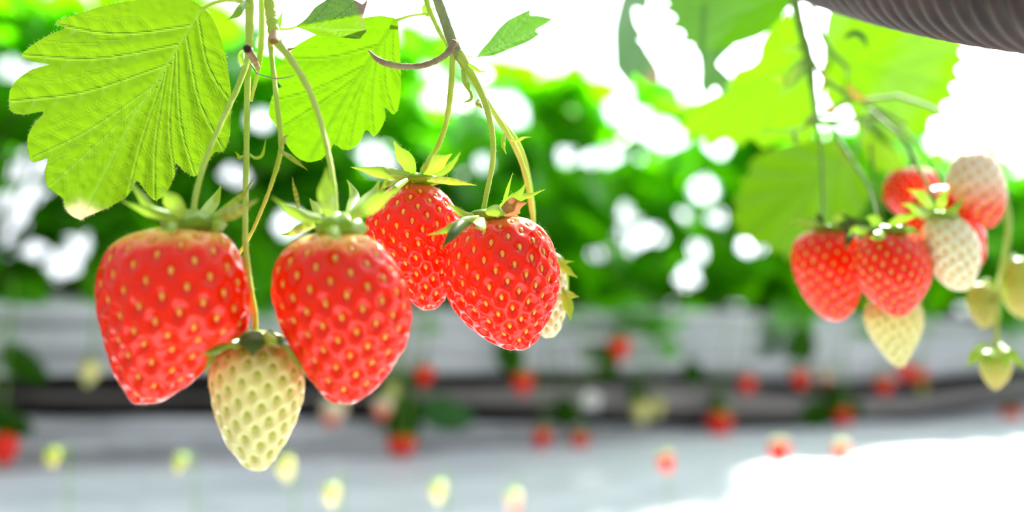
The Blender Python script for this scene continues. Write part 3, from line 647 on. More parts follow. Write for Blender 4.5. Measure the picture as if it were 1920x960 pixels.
# ---------------------------------------------------------------- near berries
def berry(rows, d, mat, label, group, seedmat='seed', seeds=True, nseeds=150, depth=0.92, nu=150, nv=170, dimple=0.0009, seedsize=1.0, hairs=0, spin=0.0, name='strawberry', seedlift=0.0):
    rows = sorted(rows); ys = np.array([r[0] for r in rows], float); last = rows[-1]
    xl = np.array([r[1] for r in rows], float); xr = np.array([r[2] if len(r) > 2 else r[1] for r in rows], float)
    h = ys[-1] - ys[0]
    ys = np.r_[ys[0] - h*0.012, ys]; m0 = (xl[0] + xr[0])/2; xl = np.r_[m0, xl]; xr = np.r_[m0, xr]
    cx = (xl + xr)/2; w2 = ((xr - xl)/2)**2
    # smooth w^2 and cx over y
    yy = ys[0] + (ys[-1] - ys[0])*(1 - np.cos(np.linspace(0, math.pi, nv)))/2
    def sm(v):
        fine = np.linspace(ys[0], ys[-1], 400); q = np.interp(fine, ys, v); k = np.hanning(35); k /= k.sum()
        qp = np.r_[2*q[0] - q[17:0:-1], q, 2*q[-1] - q[-2:-19:-1]]; q2 = np.convolve(qp, k, 'valid')
        return np.interp(yy, fine, q2[:400])
    hw = np.sqrt(np.clip(sm(w2), 0, None)); hw[0] = hw[-1] = 0.05; c = sm(cx)
    th = np.linspace(0, 2*math.pi, nu, endpoint=False)
    lump = 1 + 0.015*np.sin(3*th + 1 + spin)
    PX = c[:, None] + hw[:, None]*np.cos(th)[None]; PY = np.repeat(yy[:, None], nu, 1)
    D = d - hw[:, None]*d/F*depth*np.sin(th)[None]*lump[None]
    G = Pn(PX, PY, D)
    # surface normals
    du = np.roll(G, -1, 1) - np.roll(G, 1, 1); dvv = np.gradient(G, axis=0)
    Nn = np.cross(du, dvv); Nn /= np.linalg.norm(Nn, axis=2)[..., None] + 1e-15
    cen = G.mean((0, 1)); 
    if ((G - cen)*Nn).sum() < 0: Nn = -Nn
    # seeds: golden-angle spiral, even per area
    ringL = np.linalg.norm(np.diff(G, axis=0), axis=2).mean(1); circ = 2*math.pi*hw*d/F
    area = np.r_[0, np.cumsum((circ[1:] + circ[:-1])/2*ringL)]; tot = area[-1]; area = area/tot
    K = nseeds; a = (np.arange(K) + 0.5)/K
    a = 0.035 + 0.965*a
    vi = np.interp(a, area, np.arange(nv)); ui = ((np.arange(K)*137.508/360 + spin) % 1)*nu
    def samp(A):
        i0 = np.floor(vi).astype(int).clip(0, nv-2); f = (vi - i0)[:, None]; j = np.floor(ui).astype(int) % nu; g = (ui - np.floor(ui))[:, None]; j1 = (j+1) % nu
        return (A[i0, j]*(1-g) + A[i0, j1]*g)*(1-f) + (A[i0+1, j]*(1-g) + A[i0+1, j1]*g)*f
    S = samp(G); SN = samp(Nn); SN /= np.linalg.norm(SN, axis=1)[:, None]
    down = samp(dvv); down /= np.linalg.norm(down, axis=1)[:, None] + 1e-12
    spacing = math.sqrt(tot/K)
    Gf = G.reshape(-1, 3); best = np.full(len(Gf), 9.0)
    for k in range(K):
        v = Gf - S[k]; al = v @ down[k]; r2 = (v*v).sum(1) - al*al + (al*0.80)**2
        best = np.minimum(best, np.sqrt(np.maximum(r2, 0)))
    q = best/(spacing*0.5)
    sm_edge = np.repeat(np.clip(np.minimum(np.arange(nv), np.arange(nv)[::-1])/10, 0, 1), nu)
    disp = dimple*(-1.0*np.exp(-(q/0.50)**2) + 0.30*np.exp(-((q - 1.0)/0.35)**2))*sm_edge
    disp = disp*np.repeat(np.interp((yy - ys[0])/(ys[-1] - ys[0]), [0, 0.25, 0.6, 1], [0.35, 0.5, 1.1, 1.15]), nu)
    Gd = Gf + Nn.reshape(-1, 3)*disp[:, None]
    pit = np.exp(-(q/0.55)**2)
    along = np.repeat((yy - ys[0])/(ys[-1] - ys[0]), nu)
    top = P(float(c[0]), float(ys[0]), d)
    root = thing(name, top, label, 'strawberry', group)
    Fc = grid_faces(nv, nu, True)
    fruit = build('fruit', Gd, Fc, mat, root, attrs={'along': along, 'pit': pit})
    if seeds:
        a = Acc(); sl = 0.00112*seedsize; sw = 0.00066*seedsize
        us = np.array([-1, -0.75, -0.3, 0.25, 0.7, 1.0]); ww = np.array([0.02, 0.6, 1.0, 0.85, 0.45, 0.02]); t8 = np.linspace(0, 2*math.pi, 8, endpoint=False)
        sf = grid_faces(6, 8, True)
        for k in range(K):
            if along[int(vi[k])*nu] < 0.0: continue
            nrm = SN[k]; dn = down[k]; sd = np.cross(nrm, dn)
            c0 = S[k] - nrm*(dimple*0.70*np.interp(along[int(vi[k])*nu], [0, 0.25, 0.6, 1], [0.35, 0.5, 1.1, 1.15]) - seedlift)
            V = np.concatenate([c0 + dn*sl*u + (sd[None]*np.cos(t8)[:, None] + nrm[None]*np.sin(t8)[:, None]*0.7)*sw*w for u, w in zip(us, ww)])
            a.add(V, sf)
        a.build('seeds', M[seedmat], root)
    if hairs:
        a = Acc()
        for _ in range(hairs):
            i = rng.integers(int(nv*0.12), nv-3); j = rng.integers(0, nu); nn = Nn[i, j]
            hair_add(a, G[i, j], nn + rng.normal(0, 0.25, 3) + np.array([0, 0, 0.2]), rng.uniform(0.0008, 0.0017), 0.000022)
        a.build('hairs', M['hair'], root, kind='stuff')
    return root
def blade(pts, wpx, roll=0.0, cup=0.25, n=22, wprof=None, nc=7):
    """a sepal: photo path (x, y, depth) with width in px"""
    s = spline([(p[0], p[1], p[2]*1000) for p in pts], n); dd = s[:, 2]/1000; c = Pn(s[:, 0], s[:, 1], dd)
    T = np.gradient(c, axis=0); T /= np.linalg.norm(T, axis=1)[:, None]
    view = c - np.array(CAM); view /= np.linalg.norm(view, axis=1)[:, None]
    side = np.cross(T, view); side /= np.linalg.norm(side, axis=1)[:, None]; nn = np.cross(side, T)
    cr, sr = math.cos(roll), math.sin(roll); sd = side*cr + nn*sr; n2 = -side*sr + nn*cr
    u = np.linspace(0, 1, n)
    wp = (0.55 + 0.45*np.sin(math.pi*np.minimum(u*1.1 + 0.05, 1)))*np.clip((1 - u)/0.45, 0, 1)**0.75 + 0.01 if wprof is None else np.interp(u, *wprof)
    w = wpx*dd/F*0.5*wp/np.maximum(cr, 0.35) if False else wpx*dd/F*0.5*wp
    V = []; ve = []
    for v in np.linspace(-1, 1, nc):
        V.append(c + sd*(w*v)[:, None] + n2*(w*cup*v*v)[:, None]); ve.append(np.full(n, math.exp(-(v/0.22)**2)))
    V = np.stack(V, 1).reshape(-1, 3); ve = np.stack(ve, 1).ravel()
    return V, grid_faces(n, nc), ve, np.repeat(u, nc)
def add_calyx(root, crown, sepals, mat='sepal', crown_mat=None):
    """crown: (x, y, depth, half width px, height px); sepals: list of (pts, width, {opts})"""
    x, y, d, hw, hh = crown; k = d/F
    prof = [(0.05, 0.55), (0.35, 0.5), (0.7, 0.25), (1.0, -0.25), (0.85, -0.6), (0.3, -0.7), (0.02, -0.7)]
    V, Fc = lathe([(r*hw*k*(1), z*hh*k) for r, z in prof], 28)
    ang = np.arctan2(V[:, 1], V[:, 0]); V[:, :2] *= (1 + 0.10*np.sin(5*ang + 1)[:, None]); V[:, 2] += 0.08*hh*k*np.sin(5*ang)
    V = V + np.array(P(x, y, d))
    cal = build('calyx', V, Fc, M[crown_mat or mat], root, attrs={'vein': np.zeros(len(V)), 'dry': np.zeros(len(V)), 'vary': np.zeros(len(V))})
    for sp in sepals:
        o = sp[2] if len(sp) > 2 else {}
        V, Fc, ve, u = blade(sp[0], sp[1], o.get('roll', 0.0), o.get('cup', 0.35))
        dry = np.clip(o.get('dry', 0)*(u > o.get('dryfrom', 0.5)) * (0.5 + 0.5*np.sin(u*40 + ve*6)), 0, 1) if o.get('dry', 0) < 1 else np.ones(len(u))
        s = build('sepal', V, Fc, M[o.get('mat', mat)], cal, attrs={'vein': ve*0.5, 'dry': dry, 'vary': np.full(len(u), o.get('vary', 0.0))})
        if o.get('hairs'):
            a = Acc(); nc = 7; n = len(V)//nc
            for _ in range(o['hairs']):
                i = rng.integers(2, n-1); e = 0 if rng.random() < 0.5 else nc-1
                p = V[i*nc+e]; m = V[i*nc+3]; hair_add(a, p, (p - m)/np.linalg.norm(p - m + 1e-9) + rng.normal(0, .3, 3), rng.uniform(.0004, .001), 0.000025)
            a.build('hairs', M['hair'], s, kind='stuff')
    return cal
GL, GM, GRB = 'berries of the left bunch', 'berries of the middle bunch', 'berries of the right bunch'
# A
dA = .262
A = berry([(427,298,380),(433,262,405),(442,236,425),(460,208,441),(480,193,451),(510,182,461),(550,178,467),(590,184,468),(620,190,462),(640,195,440),(655,200,415),(675,206,394),(700,215,374),(720,225,352),(740,240,324),(752,252,300),(757,268)],
          dA, M['red'], 'largest red strawberry, leftmost, broad with a knobbly right side', GL, nseeds=132, hairs=500, spin=.12, dimple=.0014)
add_calyx(A, (362, 414, dA, 58, 34), [
    ([(345,408,.255),(300,402,.249),(262,390,.246),(226,376,.245)], 22, {'cup': .6}),
    ([(318,402,.252),(285,390,.250),(258,360,.252),(238,330,.254)], 16, {}),
    ([(345,406,.252),(325,380,.247),(310,362,.246),(300,350,.246)], 32, {}),
    ([(375,410,.270),(400,380,.278),(412,355,.281),(415,345,.282)], 22, {}),
    ([(385,412,.262),(420,404,.256),(450,392,.252),(485,374,.250)], 26, {'cup': .6, 'dry': .8, 'dryfrom': .2, 'hairs': 20}),
    ([(400,408,.268),(430,386,.270),(455,365,.272),(478,335,.274)], 13, {'dry': .6}),
    ([(330,415,.250),(320,425,.246),(310,430,.246),(300,428,.247)], 22, {'vary': .1}),
    ([(395,420,.258),(410,425,.252),(415,430,.250),(420,432,.250)], 26, {'dry': .5})])
stem('stem', [(362,402,.264,14),(368,362,.266,14),(385,300,.272,13),(415,230,.280,13),(445,165,.288,14),(464,112,.294,16),(470,90,.295,12)], M['stem'], A, hairs=120)
# B
dB = .262
B = berry([(437,600,668),(445,566,694),(460,541,713),(480,523,731),(510,511,752),(540,509,766),(570,513,770),(600,522,770),(630,535,765),(660,553,753),(690,571,733),(720,589,710),(740,606,688),(752,624,668),(757,645)],
          dB, M['red'], 'big red strawberry, second from the left, tapering to a blunt tip', GL, nseeds=135, hairs=450, spin=.61, dimple=.0014)
add_calyx(B, (638, 420, dB, 48, 36), [
    ([(605,412,.256),(570,405,.250),(540,390,.247),(508,368,.246)], 22, {'cup': .5}),
    ([(620,405,.252),(612,370,.247),(612,340,.246),(613,312,.247)], 32, {'cup': .3}),
    ([(655,408,.255),(690,390,.249),(715,372,.247),(752,352,.247)], 28, {'cup': .5}),
    ([(660,405,.266),(690,378,.272),(705,355,.276),(712,335,.278)], 30, {'vary': .1}),
    ([(590,420,.268),(565,428,.275),(545,438,.279),(525,441,.280)], 17, {'hairs': 10}),
    ([(600,402,.270),(590,385,.276),(584,378,.278),(580,371,.279)], 17, {}),
    ([(655,398,.272),(664,370,.280),(658,350,.283),(650,336,.285)], 20, {'vary': .3}),
    ([(560,390,.275),(555,365,.277),(550,345,.278),(548,330,.279)], 8, {'mat': 'sepal', 'dry': .9, 'dryfrom': 0}),
    ([(700,385,.262),(715,360,.260),(722,340,.259),(728,322,.259)], 7, {'dry': .9, 'dryfrom': 0}),
    ([(630,425,.248),(625,436,.244),(620,440,.244),(612,440,.245)], 30, {})])
stem('stem', [(629,405,.264,14),(627,360,.266,13),(619,305,.270,13),(603,235,.276,13),(580,170,.282,15),(548,115,.289,17),(520,78,.293,22)], M['stem'], B, hairs=110)
# C
dC = .318
C = berry([(343,752,792),(352,733,818),(370,711,840),(395,692,857),(420,684,864),(450,688,867),(480,702,864),(510,726,854),(540,752,843),(560,768,833),(575,784,818),(581,802)],
          dC, M['red_neck'], 'red strawberry hanging behind and between the two others of the middle bunch', GM, nseeds=150, hairs=350, spin=.3, dimple=.0013)
add_calyx(C, (785, 334, dC, 46, 16), [
    ([(770,330,.312),(735,326,.303),(705,322,.300),(656,313,.300)], 22, {'hairs': 20, 'cup': .5}),
    ([(772,328,.314),(765,305,.308),(750,285,.306),(738,263,.306)], 28, {'hairs': 30, 'cup': .2}),
    ([(790,326,.312),(810,312,.304),(830,300,.301),(848,288,.300)], 30, {'hairs': 25, 'cup': .5, 'dry': .4, 'dryfrom': .1}),
    ([(805,330,.318),(830,322,.320),(850,305,.322),(864,284,.323)], 14, {'hairs': 20}),
    ([(800,336,.308),(830,338,.302),(860,342,.300),(896,348,.300)], 14, {'dry': .5, 'dryfrom': .1, 'hairs': 20}),
    ([(750,334,.310),(735,340,.305),(722,348,.303),(712,358,.303)], 14, {}),
    ([(765,336,.300),(745,350,.292),(735,362,.291),(728,372,.291)], 12, {'dry': .2})])
stem('stem', [(790,328,.318,12),(803,303,.316,12),(822,272,.312,13),(838,222,.308,13),(846,160,.305,14),(848,115,.304,14),(848,92,.304,16)], M['stem'], C, hairs=170)
# D
dD = .300
D_ = berry([(408,925,978),(414,893,996),(428,862,1017),(450,843,1033),(480,834,1044),(510,831,1049),(540,834,1047),(560,841,1043),(580,852,1036),(600,868,1027),(620,890,1016),(640,921,1004),(650,945,993),(656,970)],
          dD, M['red_neck'], 'sharp red strawberry, rightmost of the middle bunch, with a browned sepal', GM, nseeds=150, hairs=600, spin=.82, dimple=.0014)
add_calyx(D_, (920, 402, dD, 50, 16), [
    ([(892,405,.294),(870,402,.288),(855,392,.286),(836,380,.286)], 13, {'hairs': 15}),
    ([(900,408,.290),(870,415,.281),(835,432,.276),(800,441,.276)], 16, {'hairs': 20, 'vary': .1}),
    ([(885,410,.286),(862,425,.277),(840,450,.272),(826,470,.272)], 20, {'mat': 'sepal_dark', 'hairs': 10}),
    ([(930,398,.295),(955,380,.290),(975,362,.290),(988,340,.291)], 20, {'hairs': 15}),
    ([(940,396,.300),(948,370,.300),(955,345,.300),(962,322,.301)], 7, {'hairs': 15}),
    ([(945,398,.298),(975,372,.298),(998,365,.300),(1024,354,.302)], 12, {'hairs': 20}),
    ([(940,402,.292),(955,392,.287),(968,385,.285),(988,380,.285)], 34, {'dry': 1, 'cup': .6}),
    ([(910,398,.289),(925,396,.285),(935,398,.284),(950,402,.284)], 24, {'cup': .8}),
    ([(905,408,.284),(900,420,.277),(896,424,.275),(890,428,.275)], 26, {})])
stem('stem', [(906,400,.300,12),(912,365,.300,12),(923,310,.300,12),(924,260,.301,13),(915,210,.302,14),(898,165,.303,16),(874,122,.303,22),(860,98,.304,24)], M['stem'], D_, hairs=190)
# E unripe
dE = .268
E = berry([(640,448,512),(650,420,545),(668,402,561),(695,391,569),(720,391,572),(750,396,568),(780,403,559),(810,414,546),(840,430,528),(862,447,514),(876,461,503),(883,482)],
          dE, M['cream'], 'pale green-white unripe strawberry hanging low between the two biggest berries', GL, 'seed_green', nseeds=120, hairs=450, spin=.35, dimple=.0008, seedsize=1.15)
add_calyx(E, (476, 628, dE, 52, 16), [
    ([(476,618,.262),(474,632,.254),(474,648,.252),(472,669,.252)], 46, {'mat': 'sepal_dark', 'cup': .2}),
    ([(455,622,.262),(425,640,.256),(400,658,.252),(372,668,.250)], 24, {'vary': .3, 'cup': .6}),
    ([(455,620,.262),(435,630,.262),(415,636,.258),(390,638,.256)], 14, {'vary': .3}),
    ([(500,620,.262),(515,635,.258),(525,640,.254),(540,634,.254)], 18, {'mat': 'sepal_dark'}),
    ([(505,628,.262),(535,652,.256),(556,680,.252),(578,708,.252)], 10, {'vary': .1}),
    ([(495,622,.256),(508,636,.250),(515,642,.249),(522,650,.249)], 22, {'cup': .6}),
    ([(410,650,.256),(396,672,.252),(388,690,.251),(384,706,.251)], 10, {'vary': .2}),
    ([(465,622,.262),(445,642,.254),(432,648,.252),(420,655,.252)], 22, {'vary': .2})])
stem('stem', [(478,622,.268,15),(478,590,.269,14),(470,540,.271,13),(461,470,.275,14),(460,400,.280,13),(462,300,.287,14),(463,200,.293,14),(466,110,.297,18),(468,50,.298,20),(467,-60,.298,20)], M['stem'], E, n=120, hairs=300)
# F
dF = .335
Fb = berry([(475,1010,1046),(495,1000,1058),(530,996,1063),(560,996,1063),(590,1000,1059),(612,1006,1052),(625,1013,1044),(633,1028)],
          dF, M['white'], 'whitish unripe strawberry half hidden behind the sharp red one', GM, 'seed_green', nseeds=90, hairs=350, spin=.2, dimple=.0008)
add_calyx(Fb, (1030, 482, dF, 26, 12), [
    ([(1040,486,.332),(1052,492,.330),(1062,491,.329),(1078,490,.329)], 8, {'hairs': 6}),
    ([(1044,490,.330),(1058,502,.328),(1070,512,.327),(1084,521,.327)], 14, {'hairs': 14}),
    ([(1056,545,.332),(1066,552,.328),(1075,555,.327),(1086,556,.327)], 14, {'hairs': 10}),
    ([(1056,548,.330),(1064,568,.327),(1068,585,.326),(1070,602,.326)], 20, {'hairs': 12}),
    ([(1035,482,.340),(1050,500,.345),(1060,530,.345),(1066,560,.343)], 18, {'vary': .3})])
stem('stem', [(1020,482,.336,10),(1004,440,.332,10),(998,400,.330,11),(988,340,.325,12),(972,290,.320,12),(945,240,.314,12),(912,190,.309,12),(880,140,.306,12),(862,105,.305,14)], M['stem'], Fb, hairs=180)
# right bunch
dG = .405
Gb = berry([(430,1538,1582),(436,1508,1598),(450,1490,1612),(475,1482,1622),(500,1484,1624),(530,1494,1620),(555,1507,1613),(575,1522,1604),(590,1538,1592),(602,1568)],
          dG+.012, M['red_neck'], 'red strawberry at the left of the right bunch, in front of the pale leaf', GRB, nseeds=150, spin=.4, hairs=150, nu=110, nv=120)
add_calyx(Gb, (1560, 428, dG+.012, 42, 12), [
    ([(1548,428,.41),(1525,418,.405),(1505,412,.405),(1480,418,.405)], 14, {'vary': .3}), ([(1570,425,.41),(1590,418,.40),(1600,422,.398),(1608,440,.398)], 14, {'mat': 'sepal_dark'}),
    ([(1560,424,.41),(1570,410,.405),(1575,402,.404),(1585,395,.404)], 16, {'vary': .2}), ([(1540,424,.41),(1538,412,.408),(1534,405,.408),(1530,398,.408)], 14, {'mat': 'sepal_dark'}),
    ([(1580,428,.408),(1592,436,.396),(1590,452,.392),(1582,470,.392)], 16, {'mat': 'sepal_dark'}), ([(1530,430,.412),(1515,425,.41),(1500,425,.41),(1488,430,.41)], 10, {})])
stem('stem', [(1542,426,.415,9),(1543,380,.43,8),(1541,320,.445,8),(1538,270,.46,8),(1530,230,.47,10)], M['stem_deep'], Gb, hairs=0)
Hb = berry([(433,1648,1698),(440,1622,1716),(455,1608,1734),(480,1600,1746),(510,1602,1748),(530,1608,1745),(550,1622,1735),(570,1642,1719),(585,1661,1703),(593,1684)],
          dG-.012, M['red_neck'], 'red heart-shaped strawberry at the front of the right bunch', GRB, nseeds=150, spin=.7, hairs=150, nu=110, nv=120)
add_calyx(Hb, (1660, 430, dG-.012, 46, 13), [
    ([(1640,430,.39),(1615,432,.385),(1600,430,.384),(1590,445,.384)], 16, {'vary': .2}), ([(1650,425,.39),(1640,412,.388),(1632,408,.388),(1622,408,.388)], 20, {'vary': .3}),
    ([(1665,425,.39),(1685,412,.385),(1700,408,.384),(1725,406,.384)], 16, {}), ([(1680,430,.39),(1700,430,.382),(1715,432,.38),(1730,440,.38)], 14, {'vary': .4}),
    ([(1660,428,.388),(1650,440,.378),(1645,444,.377),(1630,446,.377)], 20, {}), ([(1640,428,.396),(1600,415,.40),(1585,405,.402),(1572,398,.403)], 16, {'mat': 'sepal_dark'})])
stem('stem', [(1645,428,.395,10),(1640,390,.405,9),(1625,345,.42,9),(1600,305,.435,9),(1575,265,.45,9),(1555,225,.47,10)], M['stem_deep'], Hb)
Ib = berry([(560,1640,1702),(575,1623,1728),(595,1618,1733),(615,1624,1731),(640,1639,1721),(660,1654,1711),(675,1667,1702),(688,1688)],
          .425, M['cream'], 'pale yellow unripe strawberry under the heart-shaped berry of the right bunch', GRB, 'seed_green', nseeds=110, spin=.1, hairs=250, nu=90, nv=90, seedsize=1.1)
add_calyx(Ib, (1672, 562, .43, 36, 10), [([(1650,562,.43),(1630,566,.425),(1622,572,.424),(1616,580,.424)], 12), ([(1695,562,.43),(1715,566,.425),(1725,572,.424),(1734,582,.424)], 12), ([(1670,560,.425),(1670,575,.41),(1668,582,.41),(1666,590,.41)], 14)])
stem('stem', [(1672,562,.435,8),(1668,500,.445,8),(1655,420,.45,8),(1640,340,.455,8),(1632,270,.46,8)], M['stem_deep'], Ib)
Jb = berry([(405,1750,1792),(415,1736,1812),(435,1726,1829),(460,1729,1839),(490,1738,1839),(510,1748,1834),(530,1766,1826),(540,1781,1818),(546,1800)],
          .40, M['white'], 'white unripe strawberry with tan seeds at the right of the heart-shaped one', GRB, 'seed', nseeds=110, spin=.9, hairs=150, nu=90, nv=90, seedsize=1.1)
add_calyx(Jb, (1762, 402, .40, 36, 12), [
    ([(1755,400,.395),(1735,398,.39),(1715,400,.388),(1696,410,.388)], 16, {'vary': .2}), ([(1760,396,.395),(1765,380,.39),(1770,365,.39),(1782,350,.39)], 18), ([(1750,395,.395),(1735,375,.39),(1722,362,.39),(1700,355,.39)], 18, {'vary': .2}),
    ([(1770,400,.395),(1790,392,.39),(1800,380,.39),(1806,366,.39)], 14), ([(1745,400,.39),(1722,392,.386),(1706,385,.385),(1688,382,.385)], 14)])
stem('stem', [(1758,400,.402,9),(1745,360,.41,9),(1728,325,.42,9),(1710,290,.43,9),(1680,250,.44,9),(1630,205,.46,9)], M['stem_deep'], Jb)
Kb = berry([(350,1738,1800),(370,1706,1822),(400,1692,1838),(440,1700,1849),(480,1718,1849),(500,1740,1838),(520,1782)],
          .432, M['red_neck'], 'red strawberry hidden behind the white one of the right bunch', GRB, nseeds=130, spin=.5, nu=90, nv=90)
stem('stem', [(1768,352,.434,8),(1750,310,.44,8),(1720,270,.45,8),(1690,240,.46,8)], M['stem_deep'], Kb)
Lb = berry([(315,1688,1735),(325,1667,1756),(345,1656,1770),(370,1656,1772),(390,1668,1762),(405,1692,1738),(413,1715)],
          .46, M['red_neck'], 'red strawberry at the upper left of the right bunch, behind its stalks', GRB, nseeds=110, spin=.25, nu=90, nv=90)
stem('stem', [(1712,315,.462,8),(1705,285,.465,8),(1685,255,.47,8),(1650,220,.475,9)], M['stem_deep'], Lb)
Mb = berry([(284,1808,1848),(292,1794,1862),(310,1780,1876),(340,1775,1886),(370,1784,1888),(395,1804,1883),(415,1830,1872),(427,1856)],
          .415, M['half'], 'half-ripe strawberry, cream above and red below, highest of the right bunch', GRB, nseeds=110, spin=.15, nu=90, nv=90)
stem('stem', [(1826,285,.417,8),(1815,250,.425,8),(1790,225,.435,8),(1740,200,.45,9),(1680,180,.465,9)], M['stem_deep'], Mb)
Nb = berry([(532,1824,1854),(545,1814,1868),(570,1811,1874),(590,1819,1869),(607,1834,1860),(616,1848)],
          .46, M['green_fruit'], 'small pale green strawberry right of the white one, blurred', GRB, 'seed_green', nseeds=90, spin=.15, nu=70, nv=70)
stem('stem', [(1840,533,.46,7),(1850,525,.462,7),(1862,532,.462,7),(1868,545,.463,8)], M['stem'], Nb)
Ob = berry([(485,1892,1932),(505,1878,1946),(540,1875,1952),(570,1884,1944),(590,1904,1928),(597,1916)],
          .47, M['green_fruit'], 'pale green strawberry cut by the right edge of the picture', GRB, 'seed_green', nseeds=90, spin=.55, nu=70, nv=70)
stem('stem', [(1910,488,.47,7),(1900,480,.468,7),(1885,500,.465,7),(1872,530,.464,8)], M['stem'], Ob)
Pb = berry([(648,1850,1880),(660,1840,1896),(685,1835,1900),(705,1842,1894),(722,1855,1880),(731,1867)],
          .44, M['green_fruit'], 'small round green strawberry hanging alone at the lower right', GRB, 'seed_green', nseeds=80, spin=.75, nu=70, nv=70)
add_calyx(Pb, (1866, 650, .44, 26, 12), [([(1850,652,.435),(1835,660,.43),(1825,672,.43),(1812,690,.43)], 22), ([(1860,650,.432),(1855,662,.425),(1850,672,.424),(1846,682,.424)], 22, {'vary': .3}), ([(1872,650,.432),(1882,662,.425),(1886,675,.424),(1888,688,.424)], 22, {'vary': .2}),
    ([(1880,650,.435),(1900,665,.43),(1912,680,.43),(1930,700,.43)], 14), ([(1850,646,.44),(1840,650,.44),(1832,652,.44),(1822,660,.44)], 14)])
stem('stem', [(1868,650,.44,12),(1869,620,.445,12),(1870,585,.45,12),(1872,540,.46,12),(1880,500,.47,12),(1890,440,.48,12),(1888,390,.49,12),(1870,330,.50,12),(1840,260,.50,12)], M['stem'], Pb)

# ---------------------------------------------------------------- the bunches' own stalks
T1 = thing('fruit_stalk', P(505, -50, .297), 'hairy green forked stalk of the left bunch with a cut brown stub', 'stalk')
stem('main_stalk', [(500,-60,.297,28),(505,0,.297,27),(512,50,.295,27),(516,74,.294,22)], M['stem'], T1, hairs=60)
stem('side_stalk', [(490,-20,.300,14),(491,40,.300,14),(489,90,.300,14),(482,140,.300,11),(470,190,.302,9)], M['stem'], T1, hairs=60)
stem('empty_stalk', [(506,76,.294,12),(511,120,.290,12),(519,190,.286,12),(527,265,.284,13),(524,295,.284,12),(509,345,.285,10),(490,395,.287,9),(470,440,.289,8),(448,476,.291,8)], M['stem'], T1, n=100, hairs=170)
stem('stub', [(484,128,.292,10),(478,115,.288,15),(468,98,.284,18),(463,90,.282,20)], M['dry'], T1, n=20, label='cut brown stub')
V, Fc = lathe([(0.0001, 0.0006), (0.0011, 0.0004), (0.0012, -0.0004), (0.0001, -0.0006)], 14)
build('stub_end', V @ np.array(Matrix.Rotation(1.3, 3, 'X')).T + np.array(P(464, 91, .2805)), Fc, M['hole'], T1)
stem('tendril', [(468,118,.290,3),(484,138,.288,3.5),(515,147,.284,3.5),(538,145,.283,3),(552,141,.282,2)], M['stem_grey'], T1, n=40)
def bract(parent, pts, w, name='bract', mat='sepal', **o):
    V, Fc, ve, u = blade(pts, w, o.get('roll', 0), o.get('cup', .4)); dr = o.get('dry', 0)
    return build(name, V, Fc, M[mat], parent, attrs={'vein': ve*0.4, 'dry': np.full(len(u), dr), 'vary': np.full(len(u), o.get('vary', 0))})
bract(T1, [(462,2,.294),(452,15,.291),(442,28,.290),(424,38,.290)], 14, vary=.3)
bract(T1, [(516,55,.289),(514,70,.286),(511,80,.285),(508,88,.285)], 22, dry=.9)
bract(T1, [(524,282,.283),(540,292,.280),(558,305,.279),(578,320,.279)], 9, dry=.3)
bract(T1, [(527,275,.283),(533,262,.281),(536,256,.280),(543,252,.280)], 8, dry=.3)
bract(T1, [(467,288,.288),(478,296,.285),(492,290,.284),(499,258,.284)], 6)
bract(T1, [(462,290,.288),(450,296,.286),(446,290,.285),(440,284,.285)], 7)
bract(T1, [(520,60,.296),(524,40,.296),(527,30,.296),(531,20,.296)], 8, vary=.4)
bract(T1, [(528,80,.293),(538,92,.291),(546,92,.290),(556,88,.290)], 6, dry=1)
bract(T1, [(456,122,.290),(450,108,.289),(452,98,.289),(460,92,.288)], 10, vary=.1)
T2 = thing('fruit_stalk', P(818, -50, .304), 'hairy green forked stalk of the middle bunch with a long curled brown branch', 'stalk')
stem('main_stalk', [(808,-60,.304,22),(818,-10,.304,23),(835,40,.304,24),(850,82,.304,26),(862,104,.304,26),(876,128,.304,22)], M['stem_grey'], T2, hairs=90)
stem('side_stalk', [(792,-60,.312,14),(800,0,.312,13),(815,40,.311,12),(832,72,.309,11),(842,90,.307,10)], M['stem'], T2, hairs=40)
stem('curled_branch', [(852,78,.302,16),(842,96,.300,17),(825,110,.298,15),(795,122,.295,14),(760,125,.293,15),(728,120,.291,15),(706,110,.290,12),(691,95,.289,3)], M['stem_brown'], T2, n=80, hairs=260, label='curled greyish brown branch')
bract(T2, [(874,118,.302),(890,128,.300),(900,134,.299),(916,133,.299)], 7)
bract(T2, [(868,128,.302),(872,150,.300),(876,160,.299),(884,182,.299)], 12, vary=0)
bract(T2, [(882,170,.300),(884,184,.299),(876,190,.299),(864,192,.299)], 6)
bract(T2, [(946,250,.313),(944,265,.311),(944,276,.311),(950,290,.311)], 9)
bract(T2, [(958,262,.314),(970,264,.312),(982,258,.311),(997,257,.311)], 6, dry=.3)
bract(T2, [(898,186,.309),(896,194,.307),(900,198,.307),(906,204,.307)], 9, dry=.5)
bract(T2, [(803,8,.318),(800,16,.317),(806,22,.316),(816,14,.316)], 20)
stem('second_strand', [(868,112,.309,10),(898,170,.313,10),(940,226,.318,10),(975,275,.323,10),(992,335,.328,9),(1000,395,.332,9),(1000,440,.335,9)], M['stem'], T2, hairs=100)
T3 = thing('fruit_stalk', P(1490, -50, .46), 'blurred deep green branching stalk of the right bunch with many bracts', 'stalk')
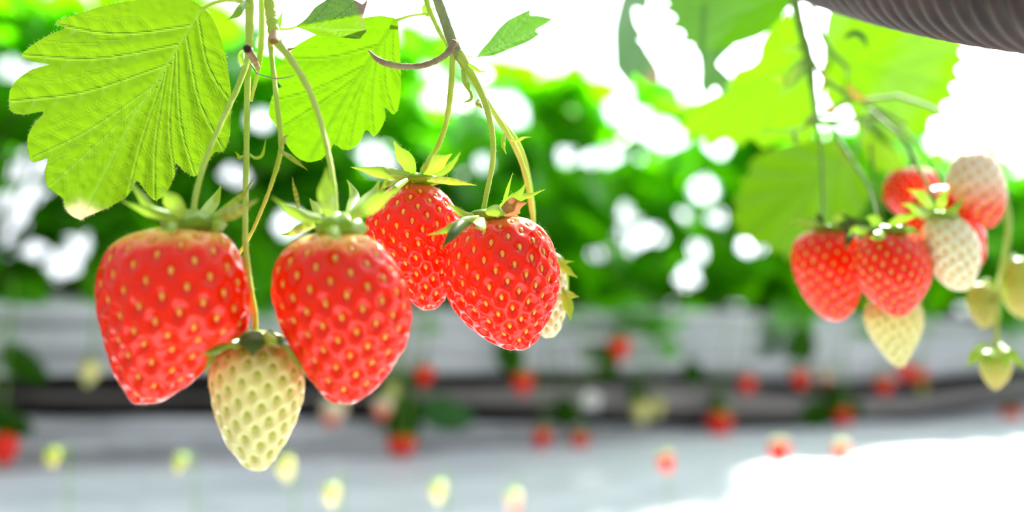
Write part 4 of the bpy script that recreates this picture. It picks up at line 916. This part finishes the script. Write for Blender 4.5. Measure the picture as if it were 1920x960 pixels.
stem('main_stalk', [(1482,-60,.46,26),(1490,0,.46,26),(1503,60,.46,24),(1516,110,.462,26),(1524,170,.466,18),(1532,230,.47,18)], M['stem_deep'], T3)
for pts in ([(1510,-60,.47,14),(1520,0,.47,14),(1535,45,.47,13),(1550,85,.47,12),(1590,130,.47,10)], [(1518,105,.462,12),(1550,150,.464,12),(1590,178,.466,11),(1640,202,.47,10),(1700,235,.475,9)],
            [(1530,228,.47,8),(1510,238,.468,7),(1480,246,.466,6),(1425,246,.465,4)], [(1516,120,.462,10),(1518,150,.458,9),(1528,190,.46,9),(1534,225,.468,10)],
            [(1530,225,.47,14),(1556,228,.47,14),(1590,226,.47,12),(1640,222,.47,10),(1690,242,.468,9)], [(1540,215,.468,9),(1590,190,.466,9),(1640,186,.466,9),(1690,180,.466,9)],
            [(1640,205,.47,9),(1680,245,.47,9),(1712,290,.46,8),(1730,330,.45,8)]):
    stem('side_stalk', pts, M['stem_deep'], T3)
bract(T3, [(1512,112,.458),(1490,130,.455),(1478,150,.454),(1460,182,.454)], 20, vary=.4)
bract(T3, [(1508,130,.458),(1495,150,.455),(1480,165,.454),(1462,180,.454)], 12, vary=.5)
bract(T3, [(1478,148,.456),(1465,148,.455),(1455,146,.455),(1440,148,.455)], 7, dry=.3)
bract(T3, [(1500,92,.46),(1488,90,.458),(1475,92,.458),(1462,95,.458)], 13, vary=.4)
bract(T3, [(1585,72,.455),(1600,62,.452),(1618,70,.451),(1628,96,.451)], 11, vary=.9, mat='sepal_dark')
bract(T3, [(1590,160,.462),(1605,178,.46),(1618,184,.459),(1632,188,.459)], 14, dry=.7)
bract(T3, [(1530,212,.462),(1520,222,.458),(1512,235,.457),(1510,250,.457)], 12, vary=.3)
bract(T3, [(1545,205,.462),(1556,206,.459),(1562,212,.458),(1562,222,.458)], 14, dry=1)
bract(T3, [(1490,248,.464),(1490,256,.462),(1494,262,.461),(1500,272,.461)], 12, vary=.4)
bract(T3, [(1560,260,.462),(1580,290,.46),(1600,310,.46),(1620,330,.46)], 8)
bract(T3, [(1545,120,.462),(1546,150,.460),(1540,180,.460),(1534,200,.460)], 10, dry=.3)
